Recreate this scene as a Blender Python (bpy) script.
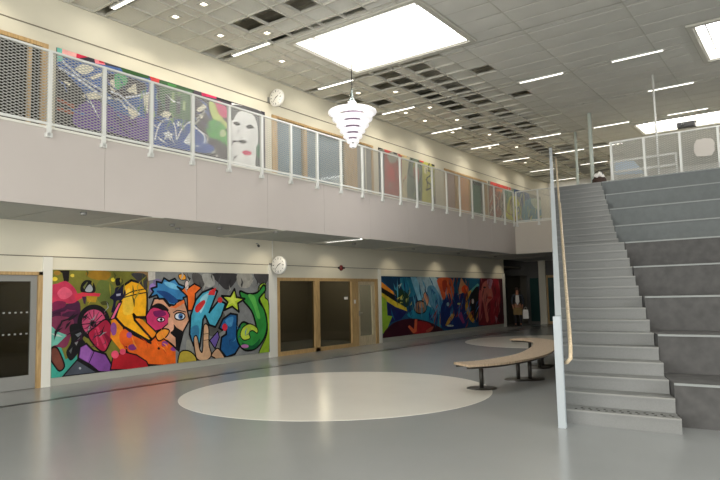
import bpy, bmesh, math, random
from mathutils import Vector, Matrix, geometry
for o in list(bpy.data.objects): bpy.data.objects.remove(o)
random.seed(7)
SC = bpy.context.scene
COL = SC.collection
PI = math.pi

# ------------------------------------------------------------------ camera
yaw, pitch, roll = .630137, .0890320, -.0229694
cy, sy, cp, sp, cr, sr = math.cos(yaw), math.sin(yaw), math.cos(pitch), math.sin(pitch), math.cos(roll), math.sin(roll)
fwd = Vector((-sy*cp, cy*cp, sp)); rt = Vector((cy, sy, 0)); up = rt.cross(fwd)
r2 = rt*cr + up*sr; u2 = up*cr - rt*sr
cam = bpy.data.objects.new('camera', bpy.data.cameras.new('camera')); COL.objects.link(cam)
m = Matrix.Identity(4)
for i in range(3): m[i][0] = r2[i]; m[i][1] = u2[i]; m[i][2] = -fwd[i]
m[2][3] = 1.6
cam.matrix_world = m
cam.data.sensor_width = 36; cam.data.lens = 626.06/720*36; cam.data.clip_end = 200
SC.camera = cam
# ------------------------------------------------------------------ sky, daylight openings, exposure
SKY = 1.0
w = bpy.data.worlds.new('overcast'); SC.world = w; w.use_nodes = True
w.node_tree.nodes['Background'].inputs[0].default_value = (.93, .97, 1, 1)
w.node_tree.nodes['Background'].inputs[1].default_value = SKY
SC.view_settings.view_transform = 'Standard'; SC.view_settings.look = 'None'
SC.view_settings.exposure = 0.52; SC.view_settings.gamma = 1; SC.view_settings.use_curve_mapping = False
SKYLIGHTS = [(-9.86, -6.5, 11.05, 13.55), (-1.95, 1.45, 16.3, 18.95), (-5.15, -1.6, 24.75, 26.5)]
FRONT_WINDOWS = [(-11, -5.6), (-5, .4), (1, 6.4)]
def daylight(name, loc, rot, sx, syy, L, col):
    l = bpy.data.lights.new(name, 'AREA'); l.shape = 'RECTANGLE'; l.size = sx; l.size_y = syy; l.energy = L*PI*sx*syy; l.color = col
    o = bpy.data.objects.new(name, l); COL.objects.link(o); o.location = loc; o.rotation_euler = rot
for (a, b) in FRONT_WINDOWS: daylight('window_daylight', ((a+b)/2, -8.02, 3.7), (PI/2, 0, 0), b-a, 6.2, 3.6, (1, .975, .93))
daylight('window_daylight', (10.98, 3, 3.7), (0, PI/2, 0), 6.2, 12, 3.6, (1, .975, .93))

# ------------------------------------------------------------------ materials
def lin(c):
    return tuple(((x/255)/12.92 if x/255 <= .04045 else ((x/255+.055)/1.055)**2.4) for x in c)
def mat(name, rgb, rough=.6, metal=0, spec=.5, noise=0, scale=8, bump=0, coat=0):
    M = bpy.data.materials.new(name); M.use_nodes = True; N = M.node_tree; b = N.nodes['Principled BSDF']
    c = lin(rgb); b.inputs['Base Color'].default_value = (*c, 1); b.inputs['Roughness'].default_value = rough
    b.inputs['Metallic'].default_value = metal; b.inputs['Specular IOR Level'].default_value = spec
    if coat: b.inputs['Coat Weight'].default_value = coat
    tc = N.nodes.new('ShaderNodeTexCoord')
    n = N.nodes.new('ShaderNodeTexNoise'); n.inputs['Scale'].default_value = scale; n.inputs['Detail'].default_value = 5
    N.links.new(tc.outputs['Object'], n.inputs['Vector'])
    if noise:
        r = N.nodes.new('ShaderNodeMapRange'); r.inputs[1].default_value = .3; r.inputs[2].default_value = .7
        r.inputs[3].default_value = 1-noise; r.inputs[4].default_value = 1+noise
        N.links.new(n.outputs['Fac'], r.inputs[0])
        x = N.nodes.new('ShaderNodeMix'); x.data_type = 'RGBA'; x.blend_type = 'MULTIPLY'; x.inputs[0].default_value = 1
        x.inputs[6].default_value = (*c, 1); N.links.new(r.outputs[0], x.inputs[7]); N.links.new(x.outputs[2], b.inputs['Base Color'])
    if bump:
        bp_ = N.nodes.new('ShaderNodeBump'); bp_.inputs['Strength'].default_value = bump; bp_.inputs['Distance'].default_value = .01
        N.links.new(n.outputs['Fac'], bp_.inputs['Height']); N.links.new(bp_.outputs[0], b.inputs['Normal'])
    return M
def emis(name, rgb, s):
    M = bpy.data.materials.new(name); M.use_nodes = True; b = M.node_tree.nodes['Principled BSDF']
    b.inputs['Base Color'].default_value = (.8, .8, .8, 1)
    b.inputs['Emission Color'].default_value = (*lin(rgb), 1); b.inputs['Emission Strength'].default_value = s
    return M
def thin_glass(name, tint, refl=1.0):
    M = bpy.data.materials.new(name); M.use_nodes = True; N = M.node_tree; N.nodes.clear()
    out = N.nodes.new('ShaderNodeOutputMaterial'); mx = N.nodes.new('ShaderNodeMixShader'); t = N.nodes.new('ShaderNodeBsdfTransparent')
    g = N.nodes.new('ShaderNodeBsdfGlossy'); g.inputs['Roughness'].default_value = .02; f = N.nodes.new('ShaderNodeLayerWeight'); pw = N.nodes.new('ShaderNodeMath'); pw.operation = 'POWER'; pw.inputs[1].default_value = 5
    N.links.new(f.outputs['Facing'], pw.inputs[0]); f = N.nodes.new('ShaderNodeMath'); f.operation = 'MULTIPLY_ADD'; f.inputs[1].default_value = .96; f.inputs[2].default_value = .04; N.links.new(pw.outputs[0], f.inputs[0])
    t.inputs[0].default_value = (*tint, 1)
    mm = N.nodes.new('ShaderNodeMath'); mm.operation = 'MULTIPLY'; mm.inputs[1].default_value = refl
    N.links.new(f.outputs[0], mm.inputs[0]); N.links.new(mm.outputs[0], mx.inputs[0]); N.links.new(t.outputs[0], mx.inputs[1]); N.links.new(g.outputs[0], mx.inputs[2]); N.links.new(mx.outputs[0], out.inputs[0])
    return M
def wood(name, rgb, rough=.4):
    M = mat(name, rgb, rough); N = M.node_tree; b = N.nodes['Principled BSDF']
    tc = N.nodes.new('ShaderNodeTexCoord'); mp = N.nodes.new('ShaderNodeMapping'); mp.inputs['Scale'].default_value = (14, 14, 1.4)
    n = N.nodes.new('ShaderNodeTexNoise'); n.inputs['Scale'].default_value = 2.5; n.inputs['Detail'].default_value = 6
    r = N.nodes.new('ShaderNodeValToRGB'); c = lin(rgb)
    r.color_ramp.elements[0].position = .35; r.color_ramp.elements[0].color = (c[0]*.78, c[1]*.74, c[2]*.68, 1)
    r.color_ramp.elements[1].position = .65; r.color_ramp.elements[1].color = (min(1, c[0]*1.12), min(1, c[1]*1.1), min(1, c[2]*1.08), 1)
    N.links.new(tc.outputs['Object'], mp.inputs[0]); N.links.new(mp.outputs[0], n.inputs['Vector']); N.links.new(n.outputs['Fac'], r.inputs[0]); N.links.new(r.outputs[0], b.inputs['Base Color'])
    return M
def floor_mat(name, rgb, rough, noise=.03):
    M = mat(name, rgb, rough, spec=.5, noise=noise, scale=.7); N = M.node_tree; b = N.nodes['Principled BSDF']
    n = N.nodes.new('ShaderNodeTexNoise'); n.inputs['Scale'].default_value = 3; n.inputs['Detail'].default_value = 4
    r = N.nodes.new('ShaderNodeMapRange'); r.inputs[3].default_value = rough*.8; r.inputs[4].default_value = rough*1.25
    N.links.new(n.outputs['Fac'], r.inputs[0]); N.links.new(r.outputs[0], b.inputs['Roughness'])
    return M
M_FLOOR = floor_mat('grey_linoleum', (158, 161, 161), .2)
M_INLAY = floor_mat('cream_linoleum', (240, 236, 226), .2)
M_STRIP = mat('dark_floor_strip', (44, 46, 46), .3)
M_WALL = mat('cream_wall_paint', (222, 216, 196), .7, noise=.02, scale=1.5)
M_WALLU = mat('cream_wall_panel', (214, 209, 190), .7, noise=.02, scale=1.5)
M_PIL = mat('white_wall_paint', (226, 224, 214), .6)
M_SKIRT = mat('grey_skirting', (168, 168, 158), .5)
M_LEDGE = mat('grey_ledge', (120, 112, 98), .5)
M_DARKWALL = mat('dark_wall_paint', (96, 94, 90), .8)
M_OUTER = mat('side_wall_paint', (205, 203, 196), .8, noise=.02)
M_DECK = mat('roof_deck', (200, 196, 184), .8, noise=.05)
M_GRID = mat('ceiling_grid_paint', (190, 188, 177), .6)
M_TILE = mat('ceiling_tile', (206, 203, 194), .8, noise=.03)
M_SOFFIT = mat('soffit_paint', (176, 178, 172), .7, noise=.03)
M_CONC = mat('stair_terrazzo', (134, 135, 133), .55, noise=.05, scale=60, bump=.05)
M_TIER = mat('grey_seating_carpet', (112, 117, 117), .9, noise=.07, scale=9, bump=.1)
M_TIERD = mat('dark_seating_carpet', (88, 87, 86), .9, noise=.16, scale=7, bump=.1)  # darker carpet with stronger mottling, used on the lower tiers
M_WHITE = mat('white_powder_coat', (218, 219, 214), .4)
M_GUARD = mat('pale_blue_white_steel', (180, 188, 192), .4)
M_MESH = mat('galvanised_mesh', (172, 172, 166), .4, metal=.2)
M_WOOD = wood('ash_wood', (190, 160, 112))
M_RAILWOOD = wood('pale_handrail_wood', (222, 204, 174))
M_BENCH = wood('bench_wood', (196, 176, 152), .35)
M_STEEL = mat('dark_steel', (66, 64, 60), .4, metal=.6)
M_BLACK = mat('black_plastic', (20, 20, 22), .4)
M_GREYMETAL = mat('grey_aluminium', (150, 150, 146), .4, metal=.3)
M_DGLASS = thin_glass('tinted_glass', (.5, .5, .46), .6)
M_CGLASS = thin_glass('clear_glass', (.86, .9, .9))
M_SKYGLASS = emis('opal_rooflight', (255, 252, 250), 6.0)
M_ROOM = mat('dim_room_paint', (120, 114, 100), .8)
M_TUBE = emis('fluorescent_tube', (255, 250, 240), 3.0)
M_LED = emis('downlight_lens', (255, 244, 225), 3.0)
M_FROST = emis('lamp_glow', (255, 250, 250), 0.38)
M_BLIND = mat('pale_blue_blind', (160, 174, 190), .6)
M_CLOCK = mat('clock_white', (238, 236, 230), .4)
M_RED = mat('alarm_red', (120, 30, 28), .4)
M_PAPER = mat('white_paper', (236, 232, 226), .8)
M_COLGREEN = mat('pale_green_steel', (206, 216, 208), .5)

def panel_mat():
    M = mat('perforated_ceiling_panel', (208, 207, 199), .8); N = M.node_tree; b = N.nodes['Principled BSDF']
    tc = N.nodes.new('ShaderNodeTexCoord')
    sx = N.nodes.new('ShaderNodeSeparateXYZ'); N.links.new(tc.outputs['Object'], sx.inputs[0])
    wv = N.nodes.new('ShaderNodeTexWave'); wv.wave_type = 'BANDS'; wv.bands_direction = 'Y'; wv.inputs['Scale'].default_value = 8; wv.inputs['Distortion'].default_value = .2
    N.links.new(tc.outputs['Object'], wv.inputs['Vector'])
    n = N.nodes.new('ShaderNodeTexNoise'); n.inputs['Scale'].default_value = 1.2; N.links.new(tc.outputs['Object'], n.inputs['Vector'])
    a = N.nodes.new('ShaderNodeMapRange'); a.inputs[3].default_value = .93; a.inputs[4].default_value = 1.05; N.links.new(wv.outputs['Fac'], a.inputs[0])
    c = N.nodes.new('ShaderNodeMapRange'); c.inputs[3].default_value = .9; c.inputs[4].default_value = 1.1; N.links.new(n.outputs['Fac'], c.inputs[0])
    mm = N.nodes.new('ShaderNodeMath'); mm.operation = 'MULTIPLY'; N.links.new(a.outputs[0], mm.inputs[0]); N.links.new(c.outputs[0], mm.inputs[1])
    x = N.nodes.new('ShaderNodeMix'); x.data_type = 'RGBA'; x.blend_type = 'MULTIPLY'; x.inputs[0].default_value = 1; x.inputs[6].default_value = (*lin((208, 207, 199)), 1)
    N.links.new(mm.outputs[0], x.inputs[7]); N.links.new(x.outputs[2], b.inputs['Base Color'])
    return M
M_PERF = panel_mat()
def fascia_mat():
    M = mat('pinkish_plaster_board', (205, 196, 192), .65); N = M.node_tree; b = N.nodes['Principled BSDF']
    tc = N.nodes.new('ShaderNodeTexCoord'); mp = N.nodes.new('ShaderNodeMapping'); mp.inputs['Rotation'].default_value = (0, PI/2, PI/2)
    at = N.nodes.new('ShaderNodeAttribute'); at.attribute_name = 'paint'
    n = N.nodes.new('ShaderNodeTexNoise'); n.inputs['Scale'].default_value = 1.1; n.inputs['Detail'].default_value = 6; N.links.new(tc.outputs['Object'], n.inputs['Vector'])
    c = N.nodes.new('ShaderNodeMapRange'); c.inputs[3].default_value = .95; c.inputs[4].default_value = 1.05; N.links.new(n.outputs['Fac'], c.inputs[0])
    x = N.nodes.new('ShaderNodeMix'); x.data_type = 'RGBA'; x.blend_type = 'MULTIPLY'; x.inputs[0].default_value = 1
    N.links.new(at.outputs['Color'], x.inputs[6]); N.links.new(c.outputs[0], x.inputs[7]); N.links.new(x.outputs[2], b.inputs['Base Color'])
    return M
M_FASCIA = fascia_mat()
def mural_mat():
    M = mat('sprayed_paint', (128, 128, 128), .45, spec=.3); N = M.node_tree; b = N.nodes['Principled BSDF']
    at = N.nodes.new('ShaderNodeAttribute'); at.attribute_name = 'paint'
    tc = N.nodes.new('ShaderNodeTexCoord')
    n = N.nodes.new('ShaderNodeTexNoise'); n.inputs['Scale'].default_value = 3.2; n.inputs['Detail'].default_value = 8; n.inputs['Roughness'].default_value = .7
    N.links.new(tc.outputs['Object'], n.inputs['Vector'])
    c = N.nodes.new('ShaderNodeMapRange'); c.inputs[1].default_value = .3; c.inputs[2].default_value = .7; c.inputs[3].default_value = .72; c.inputs[4].default_value = 1.25; N.links.new(n.outputs['Fac'], c.inputs[0])
    x = N.nodes.new('ShaderNodeMix'); x.data_type = 'RGBA'; x.blend_type = 'MULTIPLY'; x.inputs[0].default_value = 1
    N.links.new(at.outputs['Color'], x.inputs[6]); N.links.new(c.outputs[0], x.inputs[7]); N.links.new(x.outputs[2], b.inputs['Base Color'])
    return M
M_MURAL = mural_mat()

# ------------------------------------------------------------------ helpers
class MB:
    def __init__(s): s.v = []; s.f = []; s.c = []; s.sm = []
    def quad(s, pts, col=None, smooth=False):
        i = len(s.v); s.v += [tuple(p) for p in pts]; s.f.append(tuple(range(i, i+len(pts)))); s.c.append(col); s.sm.append(smooth)
    def box(s, x0, x1, y0, y1, z0, z1, col=None):
        i = len(s.v); s.v += [(x, y, z) for z in (z0, z1) for x, y in ((x0, y0), (x1, y0), (x1, y1), (x0, y1))]
        for f in ((0, 3, 2, 1), (4, 5, 6, 7), (0, 1, 5, 4), (1, 2, 6, 5), (2, 3, 7, 6), (3, 0, 4, 7)):
            s.f.append(tuple(i+k for k in f)); s.c.append(col); s.sm.append(False)
        return s
    def prism(s, poly, axis, a, b, fn=None):
        """poly: 2-D outline extruded along axis (0,1,2) from a to b"""
        def P(u, v, t):
            q = {0: (t, u, v), 1: (u, t, v), 2: (u, v, t)}[axis]
            return fn(q) if fn else q
        n = len(poly); i = len(s.v)
        s.v += [P(u, v, a) for u, v in poly] + [P(u, v, b) for u, v in poly]
        tri = geometry.tessellate_polygon([[Vector((u, v, 0)) for u, v in poly]])
        for t in tri:
            s.f.append((i+t[0], i+t[1], i+t[2])); s.f.append((i+n+t[2], i+n+t[1], i+n+t[0])); s.c += [None, None]; s.sm += [False, False]
        for k in range(n):
            j = (k+1) % n; s.f.append((i+k, i+j, i+n+j, i+n+k)); s.c.append(None); s.sm.append(False)
        return s
    def tube(s, pts, r, n=10, cap=True):
        pts = [Vector(p) for p in pts]; rings = []
        rs = r if isinstance(r, (list, tuple)) else [r]*len(pts)
        last = None
        for k, p in enumerate(pts):
            d = (pts[min(k+1, len(pts)-1)]-pts[max(k-1, 0)]).normalized()
            if last is None:
                u = d.orthogonal().normalized()
            else:
                u = (last - d*last.dot(d)).normalized()
            last = u; v_ = d.cross(u); i = len(s.v)
            s.v += [tuple(p+(u*math.cos(a)+v_*math.sin(a))*rs[k]) for a in [2*PI*t/n for t in range(n)]]; rings.append(i)
        for a, b in zip(rings, rings[1:]):
            for t in range(n):
                s.f.append((a+t, a+(t+1) % n, b+(t+1) % n, b+t)); s.c.append(None); s.sm.append(True)
        if cap:
            s.f.append(tuple(rings[0]+t for t in reversed(range(n)))); s.f.append(tuple(rings[-1]+t for t in range(n))); s.c += [None]*2; s.sm += [False]*2
        return s
    def lathe(s, prof, n=24, cx=0, cyy=0, cz=0):
        rings = []
        for r, z in prof:
            i = len(s.v); s.v += [(cx+r*math.cos(2*PI*t/n), cyy+r*math.sin(2*PI*t/n), cz+z) for t in range(n)]; rings.append(i)
        for a, b in zip(rings, rings[1:]):
            for t in range(n):
                s.f.append((a+t, a+(t+1) % n, b+(t+1) % n, b+t)); s.c.append(None); s.sm.append(True)
        return s
    def mesh(s, name, material):
        me = bpy.data.meshes.new(name); me.from_pydata(s.v, [], s.f)
        if any(c is not None for c in s.c):
            at = me.color_attributes.new('paint', 'FLOAT_COLOR', 'CORNER'); k = 0
            for fi, f in enumerate(s.f):
                c = s.c[fi] or (.5, .5, .5)
                for _ in f: at.data[k].color = (*c, 1); k += 1
        for p, q in zip(me.polygons, s.sm): p.use_smooth = q
        me.materials.append(material)
        return me
    def build(s, name, material, parent=None, fix=True):
        me = s.mesh(name, material)
        if fix and not any(c is not None for c in s.c):
            bm = bmesh.new(); bm.from_mesh(me); bmesh.ops.recalc_face_normals(bm, faces=bm.faces); bm.to_mesh(me); bm.free()
        o = bpy.data.objects.new(name, me); COL.objects.link(o)
        if parent: o.parent = parent
        return o
def struct(name, mb, m, parent=None):
    o = mb.build(name, m, parent)
    if not parent: o['kind'] = 'structure'
    return o
def tag(o, label, cat, group=None, kind=None):
    o['label'] = label; o['category'] = cat
    if group: o['group'] = group
    if kind: o['kind'] = kind
    return o
def thing(name, label, cat, loc=(0, 0, 0), rz=0, group=None):
    o = bpy.data.objects.new(name, None); COL.objects.link(o); o.location = loc; o.rotation_euler = (0, 0, rz); o.empty_display_size = .1
    return tag(o, label, cat, group)
def copy_tree(o, loc=None, rz=None, label=None, parent=None, group=None):
    c = o.copy(); COL.objects.link(c)
    if parent: c.parent = parent
    if loc is not None: c.location = loc
    if rz is not None: c.rotation_euler = (0, 0, rz)
    if label: c['label'] = label
    if group: c['group'] = group
    for ch in list(o.children): copy_tree(ch, parent=c)
    return c
def smooth(pts, k=4):
    out = []; n = len(pts)
    for i in range(n):
        p0, p1, p2, p3 = [Vector(pts[(i+j-1) % n]) for j in range(4)]
        for t in range(k):
            t /= k; out.append(tuple(.5*((2*p1)+(p2-p0)*t+(2*p0-5*p1+4*p2-p3)*t*t+(3*p1-p0-3*p2+p3)*t**3)))
    return out
def smooth_open(pts, k=4):
    out = []; n = len(pts)
    for i in range(n-1):
        p0, p1, p2, p3 = [Vector(pts[min(max(i+j-1, 0), n-1)]) for j in range(4)]
        for t in range(k):
            t /= k; out.append(tuple(.5*((2*p1)+(p2-p0)*t+(2*p0-5*p1+4*p2-p3)*t*t+(3*p1-p0-3*p2+p3)*t**3)))
    return out+[tuple(pts[-1])]
def clip(poly, x0, x1, y0, y1):
    for ax, val, sgn in ((0, x0, 1), (0, x1, -1), (1, y0, 1), (1, y1, -1)):
        out = []
        for i in range(len(poly)):
            a, b = poly[i-1], poly[i]; ia = (a[ax]-val)*sgn >= 0; ib = (b[ax]-val)*sgn >= 0
            if ia != ib:
                t = (val-a[ax])/(b[ax]-a[ax]); out.append((a[0]+(b[0]-a[0])*t, a[1]+(b[1]-a[1])*t))
            if ib: out.append(b)
        poly = out
        if len(poly) < 3: return []
    return poly
INK = lin((18, 16, 20))
MURAL_CYCLIST = [
 ((118,116,45),0,'p',[(6.29,2.32),(8.69,2.379),(8.71,-0.476),(6.34,-0.15)]),
 ((150,112,30),0,'s',[(7.02,2.195),(7.32,2.26),(7.59,2.204),(7.49,2.055),(7.17,2.077)]),
 ((98,110,50),0,'s',[(7.35,2.054),(7.65,1.932),(7.65,1.538),(7.36,1.57),(7.25,1.812)]),
 ((26,20,18),0,'p',[(6.43,2.236),(6.68,2.241),(6.67,2.026),(6.58,1.979),(6.53,2.187)]),
 ((225,200,60),0,'s',[(6.44,2.066),(6.43,2.042),(6.4,2.027),(6.37,2.026),(6.34,2.041),(6.33,2.065),(6.34,2.089),(6.37,2.105),(6.4,2.105),(6.43,2.09)]),
 ((215,190,70),0,'s',[(6.78,2.139),(6.78,2.12),(6.76,2.108),(6.73,2.107),(6.71,2.119),(6.7,2.138),(6.71,2.158),(6.73,2.17),(6.76,2.17),(6.78,2.158)]),
 ((235,215,60),0,'s',[(7.69,2.061),(7.68,2.035),(7.66,2.019),(7.63,2.019),(7.6,2.035),(7.59,2.061),(7.6,2.087),(7.63,2.103),(7.66,2.103),(7.68,2.087)]),
 ((160,120,45),0,'s',[(6.5,2.186),(6.49,2.159),(6.45,2.142),(6.41,2.141),(6.38,2.158),(6.36,2.184),(6.37,2.211),(6.41,2.229),(6.45,2.229),(6.49,2.213)]),
 ((72,28,60),0,'s',[(6.32,1.639),(6.59,1.564),(6.88,1.628),(6.92,1.345),(6.79,1.026),(6.33,1.053)]),
 ((196,52,84),0,'s',[(6.31,1.911),(6.44,1.979),(6.6,2.026),(6.75,1.933),(6.85,1.792),(6.86,1.651),(6.75,1.584),(6.51,1.589),(6.32,1.548)]),
 ((226,92,120),0,'s',[(6.44,1.796),(6.56,1.91),(6.69,1.863),(6.75,1.77),(6.63,1.679),(6.51,1.681)]),
 ((120,30,70),0,'s',[(6.32,1.571),(6.44,1.636),(6.61,1.61),(6.59,1.518),(6.4,1.456),(6.32,1.436)]),
 ((206,52,72),0,'p',[(6.78,1.758),(7,1.81),(7.36,1.773),(7.33,1.71),(7.05,1.728),(6.84,1.628)]),
 ((18,16,20),0,'s',[(6.92,1.827),(6.93,1.957),(7.02,2.047),(7.15,2.033),(7.24,1.909),(7.22,1.793),(7.02,1.795)]),
 ((165,170,175),0,'s',[(7.02,1.85),(7.11,1.962),(7.18,1.885),(7.16,1.818),(7.06,1.809)]),
 ((110,115,60),0,'p',[(6.97,1.909),(7.06,2.016),(7.07,2.004),(7,1.862)]),
 ((178,138,36),0,'p',[(7.05,1.724),(7.29,1.711),(7.25,1.591),(7.07,1.609)]),
 ((60,30,60),0,'p',[(6.95,1.716),(7.04,1.714),(7.03,1.554),(6.99,1.578)]),
 ((70,70,30),0,'s',[(7.36,1.594),(7.49,1.615),(7.55,1.553),(7.41,1.532)]),
 ((124,48,78),0,'s',[(6.32,1.31),(6.73,1.293),(6.79,1.127),(6.73,0.94),(6.65,0.743),(6.49,0.729),(6.34,0.833)]),
 ((112,188,170),0,'p',[(6.33,1.164),(6.44,1.052),(6.65,0.959),(6.58,0.896),(6.46,0.784),(6.34,0.767)]),
 ((200,215,205),0,'p',[(6.33,1.018),(6.48,0.983),(6.57,0.929),(6.4,0.961)]),
 ((60,160,142),0,'p',[(6.34,0.767),(6.54,0.725),(6.63,0.49),(6.86,0.564),(6.88,0.453),(6.55,0.152),(6.35,0.149)]),
 ((112,62,50),0.02,'s',[(6.34,0.715),(6.45,0.732),(6.56,0.523),(6.61,0.346),(6.51,0.276),(6.4,0.406),(6.34,0.517)]),
 ((18,16,20),0,'s',[(6.7,1.131),(6.87,1.177),(7.11,1.11),(7.2,1.218),(7.26,1.13),(7.08,0.973),(6.98,0.869),(7.04,0.768),(6.9,0.601),(6.74,0.452),(6.64,0.623),(6.74,0.831)]),
 ((120,125,130),0,'p',[(6.82,0.961),(7.05,1.044),(6.88,0.903)]),
 ((140,140,140),0,'p',[(6.81,0.799),(6.92,0.9),(6.85,0.741)]),
 ((90,95,95),0,'p',[(6.7,0.645),(6.77,0.72),(6.74,0.587)]),
 ((128,72,150),0.025,'p',[(6.92,0.709),(7.06,0.766),(7.21,0.616),(7.49,0.517),(7.65,0.252),(7.95,0.186),(7.96,0.076),(7.34,0.167),(7.15,0.33),(6.89,0.487)]),
 ((150,92,170),0,'p',[(6.95,0.692),(7.06,0.73),(7.18,0.605),(7.09,0.391),(6.93,0.503)]),
 ((18,16,20),0.018,'l',[(7.24,0.614),(7.12,0.361)]),
 ((72,78,88),0.02,'p',[(6.87,0.454),(7.32,0.152),(6.58,0.162)]),
 ((170,175,180),0,'s',[(6.96,0.282),(6.95,0.268),(6.94,0.26),(6.93,0.262),(6.91,0.272),(6.91,0.287),(6.91,0.301),(6.92,0.309),(6.94,0.307),(6.95,0.297)]),
 ((18,16,20),0.03,'l',[(6.88,0.472),(7.34,0.156)]),
 ((60,160,142),0,'p',[(7.91,0.162),(8.21,0.107),(8.27,0.04),(7.91,0.052)]),
 ((18,16,20),0,'s',[(7.58,1.174),(7.56,1.036),(7.48,0.923),(7.36,0.852),(7.22,0.834),(7.08,0.871),(6.97,0.954),(6.89,1.072),(6.86,1.208),(6.89,1.34),(6.96,1.452),(7.07,1.525),(7.21,1.549),(7.35,1.518),(7.47,1.436),(7.55,1.315)]),
 ((205,80,120),0,'s',[(7.48,1.166),(7.46,1.05),(7.38,0.961),(7.28,0.916),(7.16,0.923),(7.06,0.981),(6.99,1.076),(6.96,1.191),(6.98,1.304),(7.05,1.394),(7.15,1.441),(7.27,1.438),(7.38,1.382),(7.45,1.285)]),
 ((120,30,60),0.018,'l',[(7.22,1.167),(7.03,1.341)]),
 ((18,16,20),0.018,'l',[(7.22,1.167),(7.21,1.43)]),
 ((18,16,20),0.018,'l',[(7.22,1.167),(7.39,1.327)]),
 ((18,16,20),0.018,'l',[(7.22,1.167),(6.97,1.156)]),
 ((18,16,20),0.012,'l',[(7.22,1.167),(7.1,1.409)]),
 ((18,16,20),0.012,'l',[(7.22,1.167),(7.47,1.227)]),
 ((168,30,62),0.02,'s',[(7.09,0.945),(7.26,1.102),(7.48,1.234),(7.62,1.083),(7.64,0.881),(7.58,0.743),(7.46,0.567),(7.27,0.676)]),
 ((205,60,95),0,'p',[(7.26,1.074),(7.31,1.1),(7.51,0.662),(7.47,0.623)]),
 ((205,60,95),0,'p',[(7.23,1.02),(7.26,1.032),(7.33,0.705),(7.3,0.693)]),
 ((120,15,45),0,'p',[(7.39,1.011),(7.61,0.826),(7.55,0.716)]),
 ((18,16,20),0,'s',[(7.27,1.144),(7.26,1.108),(7.23,1.087),(7.19,1.09),(7.15,1.114),(7.14,1.15),(7.15,1.186),(7.18,1.207),(7.23,1.205),(7.26,1.181)]),
 ((240,140,30),0,'p',[(7.61,1.21),(7.89,1.567),(8.32,1.225),(9.25,0.392),(9.25,0.047),(8.22,0.224),(7.9,0.484),(7.59,0.849)]),
 ((236,104,30),0.03,'p',[(7.9,1.036),(8.13,1.13),(8.57,0.712),(8.89,0.948),(9.05,0.914),(9.02,0.754),(9.27,0.464),(9.29,0.082),(8.39,0.208),(7.98,0.524)]),
 ((232,96,28),0,'s',[(8.11,0.815),(8.08,0.707),(8,0.646),(7.91,0.654),(7.83,0.726),(7.8,0.835),(7.82,0.941),(7.9,1.003),(8,0.998),(8.08,0.926)]),
 ((244,176,28),0.035,'p',[(7.7,1.261),(7.83,1.661),(7.85,1.916),(8.07,2.052),(8.31,1.996),(8.47,1.833),(8.48,1.554),(8.46,1.239),(8.2,1.249),(8.13,1.318),(8.17,1.185),(8.6,0.744),(8.52,0.716),(7.9,1.059)]),
 ((244,196,60),0,'s',[(7.89,1.66),(8.02,1.892),(8.13,1.515),(8.08,1.329),(7.89,1.336)]),
 ((18,16,20),0.024,'l',[(7.89,1.707),(8.1,1.807),(8.47,1.871)]),
 ((18,16,20),0.024,'l',[(7.89,1.683),(8.21,1.749),(8.45,1.785)]),
 ((18,16,20),0.018,'l',[(8.45,1.867),(8.48,1.243),(8.2,1.249)]),
 ((18,16,20),0,'p',[(7.78,1.147),(8.11,0.954),(8.6,0.677),(8.59,0.63),(8.11,0.87)]),
 ((150,80,150),0,'s',[(8.1,0.871),(8.09,0.836),(8.06,0.816),(8.01,0.819),(7.98,0.843),(7.97,0.879),(7.98,0.914),(8.01,0.934),(8.06,0.931),(8.09,0.907)]),
 ((150,80,150),0,'s',[(7.73,1.022),(7.72,0.942),(7.69,0.895),(7.64,0.898),(7.61,0.949),(7.59,1.03),(7.6,1.109),(7.64,1.156),(7.68,1.154),(7.72,1.103)]),
 ((150,70,150),0,'s',[(9.27,0.48),(9.25,0.452),(9.21,0.437),(9.16,0.442),(9.12,0.463),(9.1,0.493),(9.12,0.521),(9.16,0.535),(9.21,0.531),(9.25,0.51)]),
 ((150,70,150),0,'s',[(9.03,0.616),(9.01,0.583),(8.97,0.565),(8.92,0.569),(8.88,0.593),(8.87,0.628),(8.88,0.662),(8.92,0.68),(8.97,0.676),(9.01,0.652)]),
 ((18,16,20),0,'s',[(8.82,0.525),(8.81,0.509),(8.8,0.5),(8.78,0.502),(8.76,0.513),(8.75,0.531),(8.76,0.547),(8.77,0.557),(8.8,0.555),(8.81,0.543)]),
 ((130,50,120),0,'s',[(8.22,0.597),(8.2,0.56),(8.15,0.541),(8.08,0.546),(8.03,0.574),(8.01,0.614),(8.03,0.65),(8.08,0.67),(8.14,0.665),(8.2,0.637)]),
 ((176,26,40),0.02,'p',[(7.9,0.53),(8.22,0.434),(8.47,0.27),(8.55,0.12),(8.12,0.129),(7.6,0.183),(7.65,0.439)]),
 ((226,80,110),0,'s',[(7.79,0.481),(7.77,0.434),(7.73,0.409),(7.67,0.414),(7.63,0.448),(7.61,0.497),(7.63,0.543),(7.67,0.568),(7.73,0.564),(7.77,0.53)]),
 ((226,80,110),0,'s',[(7.95,0.526),(7.94,0.49),(7.9,0.47),(7.86,0.474),(7.82,0.5),(7.81,0.539),(7.82,0.575),(7.85,0.595),(7.9,0.592),(7.94,0.565)]),
 ((18,16,20),0,'s',[(7.7,2.086),(7.84,2.087),(7.85,1.982),(7.76,1.932),(7.7,1.957)]),
 ((22,20,50),0,'s',[(7.7,1.895),(7.87,1.907),(7.94,1.769),(7.85,1.633),(7.72,1.611),(7.68,1.415),(7.6,1.38),(7.65,1.612),(7.56,1.682),(7.67,1.784)]),
 ((170,170,190),0,'p',[(7.71,1.759),(7.82,1.77),(7.81,1.721),(7.72,1.714)]),
 ((222,100,140),0.015,'p',[(7.76,1.565),(7.85,1.596),(7.67,1.243),(7.57,1.218)]),
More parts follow.
